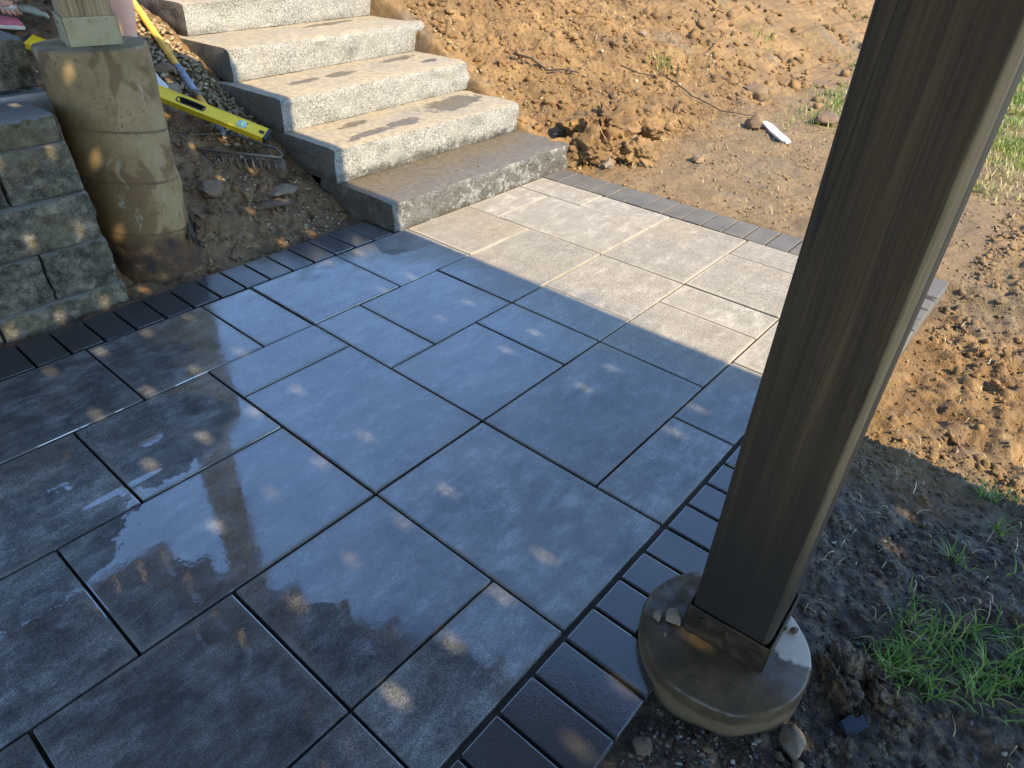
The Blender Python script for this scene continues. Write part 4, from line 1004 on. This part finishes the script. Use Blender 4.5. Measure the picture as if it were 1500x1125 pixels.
def person(label, base, P, mats, facing, hand_args, group):
    e = empty('person', base); tag(e, label, 'person', group)
    ks = lambda *n: [P[q] for q in n]
    body = [skinned([ks('pelvis', 'waist', 'chest', 'neckb', 'neck', 'head'), ks('pelvis', 'hipL', 'thighL', 'kneeL', 'calfL', 'ankleL', 'footL'), ks('pelvis', 'hipR', 'thighR', 'kneeR', 'calfR', 'ankleR', 'footR'),
                     ks('chest', 'shL', 'elL', 'wrL'), ks('chest', 'shR', 'elR', 'wrR')], 2), head_mesh(P['headc'], facing)]
    for ha in hand_args: body += hand_mesh(*ha)
    child('body', joined('body', body), M['skin'], e)
    child('hair', hair_mesh(P['headc'], facing), M['hair'], e)
    g = lambda q, k: (P[q][0], P[q][1], P[q][2], P[q][3]*k)
    child('shirt', skinned([[g('pelvis', 1.14), g('waist', 1.14), g('chest', 1.14), g('neckb', 1.05)], [g('chest', 1.14), g('shL', 1.25), tuple((P['shL'][i]*.35+P['elL'][i]*.65) for i in range(3))+(P['elL'][3]*1.4,)] + ([g('elL', 1.35), g('wrL', 1.3)] if mats.get('long') else []),
                            [g('chest', 1.14), g('shR', 1.25), tuple((P['shR'][i]*.35+P['elR'][i]*.65) for i in range(3))+(P['elR'][3]*1.4,)] + ([g('elR', 1.35), g('wrR', 1.3)] if mats.get('long') else [])], 2), M[mats['shirt']], e)
    leg = lambda s_: [g('pelvis', 1.18), g('hip'+s_, 1.16), tuple(P['hip'+s_][i]*.35+P['thigh'+s_][i]*.65 for i in range(3))+(P['thigh'+s_][3]*1.22,)] + ([g('thigh'+s_, 1.2), g('knee'+s_, 1.2), g('calf'+s_, 1.25), g('ankle'+s_, 1.5)] if mats.get('longleg') else [])
    child('trousers' if mats.get('longleg') else 'shorts', skinned([leg('L'), leg('R')], 2), M[mats['legs']], e)
    for s_ in 'LR':
        sh = child('shoe', shoe_mesh('shoe', P['heel'+s_], P['toe'+s_], **mats.get('shoe_kw', {})), M[mats['shoe']], e)
        so = link('sole', shoe_mesh('sole', P['heel'+s_], P['toe'+s_], sole=True, **mats.get('shoe_kw', {})), M['sole'], sh)
    return e
P1 = dict(pelvis=(1.17, 3.70, .90, .125), waist=(1.19, 3.62, 1.03, .12), chest=(1.22, 3.50, 1.25, .135), neckb=(1.23, 3.44, 1.40, .07), neck=(1.235, 3.42, 1.44, .05), head=(1.24, 3.41, 1.50, .06), headc=(1.245, 3.39, 1.56),
          hipL=(1.20, 3.62, .88, .10), thighL=(1.27, 3.45, .91, .09), kneeL=(1.352, 3.25, .93, .072), calfL=(1.385, 3.29, .73, .066), ankleL=(1.385, 3.295, .535, .037), footL=(1.392, 3.24, .475, .034), heelL=(1.368, 3.335, .462), toeL=(1.408, 3.135, .376),
          hipR=(1.24, 3.80, .88, .10), thighR=(1.36, 3.80, .90, .088), kneeR=(1.50, 3.82, .98, .066), calfR=(1.46, 3.85, .85, .058), ankleR=(1.42, 3.86, .73, .036), footR=(1.46, 3.83, .685, .032), heelR=(1.39, 3.88, .65), toeR=(1.57, 3.78, .65),
          shL=(1.10, 3.40, 1.34, .055), elL=(1.16, 3.24, 1.12, .042), wrL=(1.30, 3.25, .98, .030), shR=(1.36, 3.56, 1.34, .055), elR=(1.50, 3.66, 1.16, .042), wrR=(1.45, 3.60, 1.0, .030))
person('person crouching behind the pier with bare leg and white canvas shoe', (1.3, 3.5, .5), P1, dict(shirt='shirt', legs='denim', shoe='shoe'), (.5, -.85, -.25),
       [((1.30, 3.25, .98), (.4, .1, -.9), (.9, -.3, .3), (.2, .9, -.2), (.8, -.5, 0)), ((1.45, 3.60, 1.0), (-.3, -.4, -.85), (.8, -.5, 0), (-.4, .6, -.4), (.8, -.5, 0))], 'people working on the bank')
P2 = dict(pelvis=(.60, 4.00, .93, .12), waist=(.66, 3.94, 1.05, .115), chest=(.76, 3.82, 1.24, .13), neckb=(.80, 3.77, 1.38, .066), neck=(.81, 3.76, 1.42, .048), head=(.82, 3.74, 1.48, .06), headc=(.835, 3.72, 1.54),
          hipL=(.66, 3.92, .92, .095), thighL=(.76, 3.80, .96, .082), kneeL=(.865, 3.68, 1.02, .062), calfL=(.86, 3.72, .86, .055), ankleL=(.915, 3.705, .72, .034), footL=(.965, 3.67, .67, .032), heelL=(.89, 3.72, .636), toeL=(1.10, 3.585, .612),
          hipR=(.60, 3.88, .92, .095), thighR=(.64, 3.74, .95, .082), kneeR=(.68, 3.58, .98, .062), calfR=(.66, 3.65, .83, .055), ankleR=(.65, 3.70, .72, .034), footR=(.68, 3.66, .675, .032), heelR=(.63, 3.73, .64), toeR=(.74, 3.56, .635),
          shL=(.90, 3.92, 1.32, .052), elL=(1.06, 3.80, 1.05, .040), wrL=(1.072, 3.63, .772, .029), shR=(.68, 3.70, 1.32, .052), elR=(.74, 3.56, 1.10, .040), wrR=(.86, 3.56, .92, .029))
person('person crouching at the left edge with pink shoe, gripping a hand tool', (.8, 3.75, .62), P2, dict(shirt='shirt', legs='trousers', shoe='pink', long=True, longleg=True), (.5, -.8, -.3),
       [((1.072, 3.63, .765), (.12, -.25, -.95), (.80, -.55, -.12), (.45, .75, -.25), (.75, -.6, .2), .92), ((.86, 3.56, .92), (.6, -.1, -.7), (.6, .8, 0), (-.3, -.2, -.8), (.5, .8, 0))], 'people working on the bank')
tl_ = empty('hand_tool', (1.1, 3.6, .69)); tag(tl_, 'white handled hand tool with curved grey green head held by the crouching person', 'tool')
ta = Vector((.96, 3.70, .722)); tb = Vector((1.105, 3.60, .688)); tdv = (tb-ta).normalized()
child('handle', tube_mesh('handle', [ta-tdv*.08, ta, tb], .0125, 12), M['white'], tl_)
hb_ = tb+tdv*.01
child('tool_head', tube_mesh('tool_head', [hb_, hb_+tdv*.03+Vector((0, 0, .006)), hb_+tdv*.055+Vector((0, 0, .002)), hb_+tdv*.075+Vector((0, 0, -.004)), hb_+tdv*.09+Vector((0, 0, -.004)), hb_+tdv*.1+Vector((0, 0, -.018))], [.013, .015, .0155, .011, .010, .006], 10), M['toolg'], tl_)
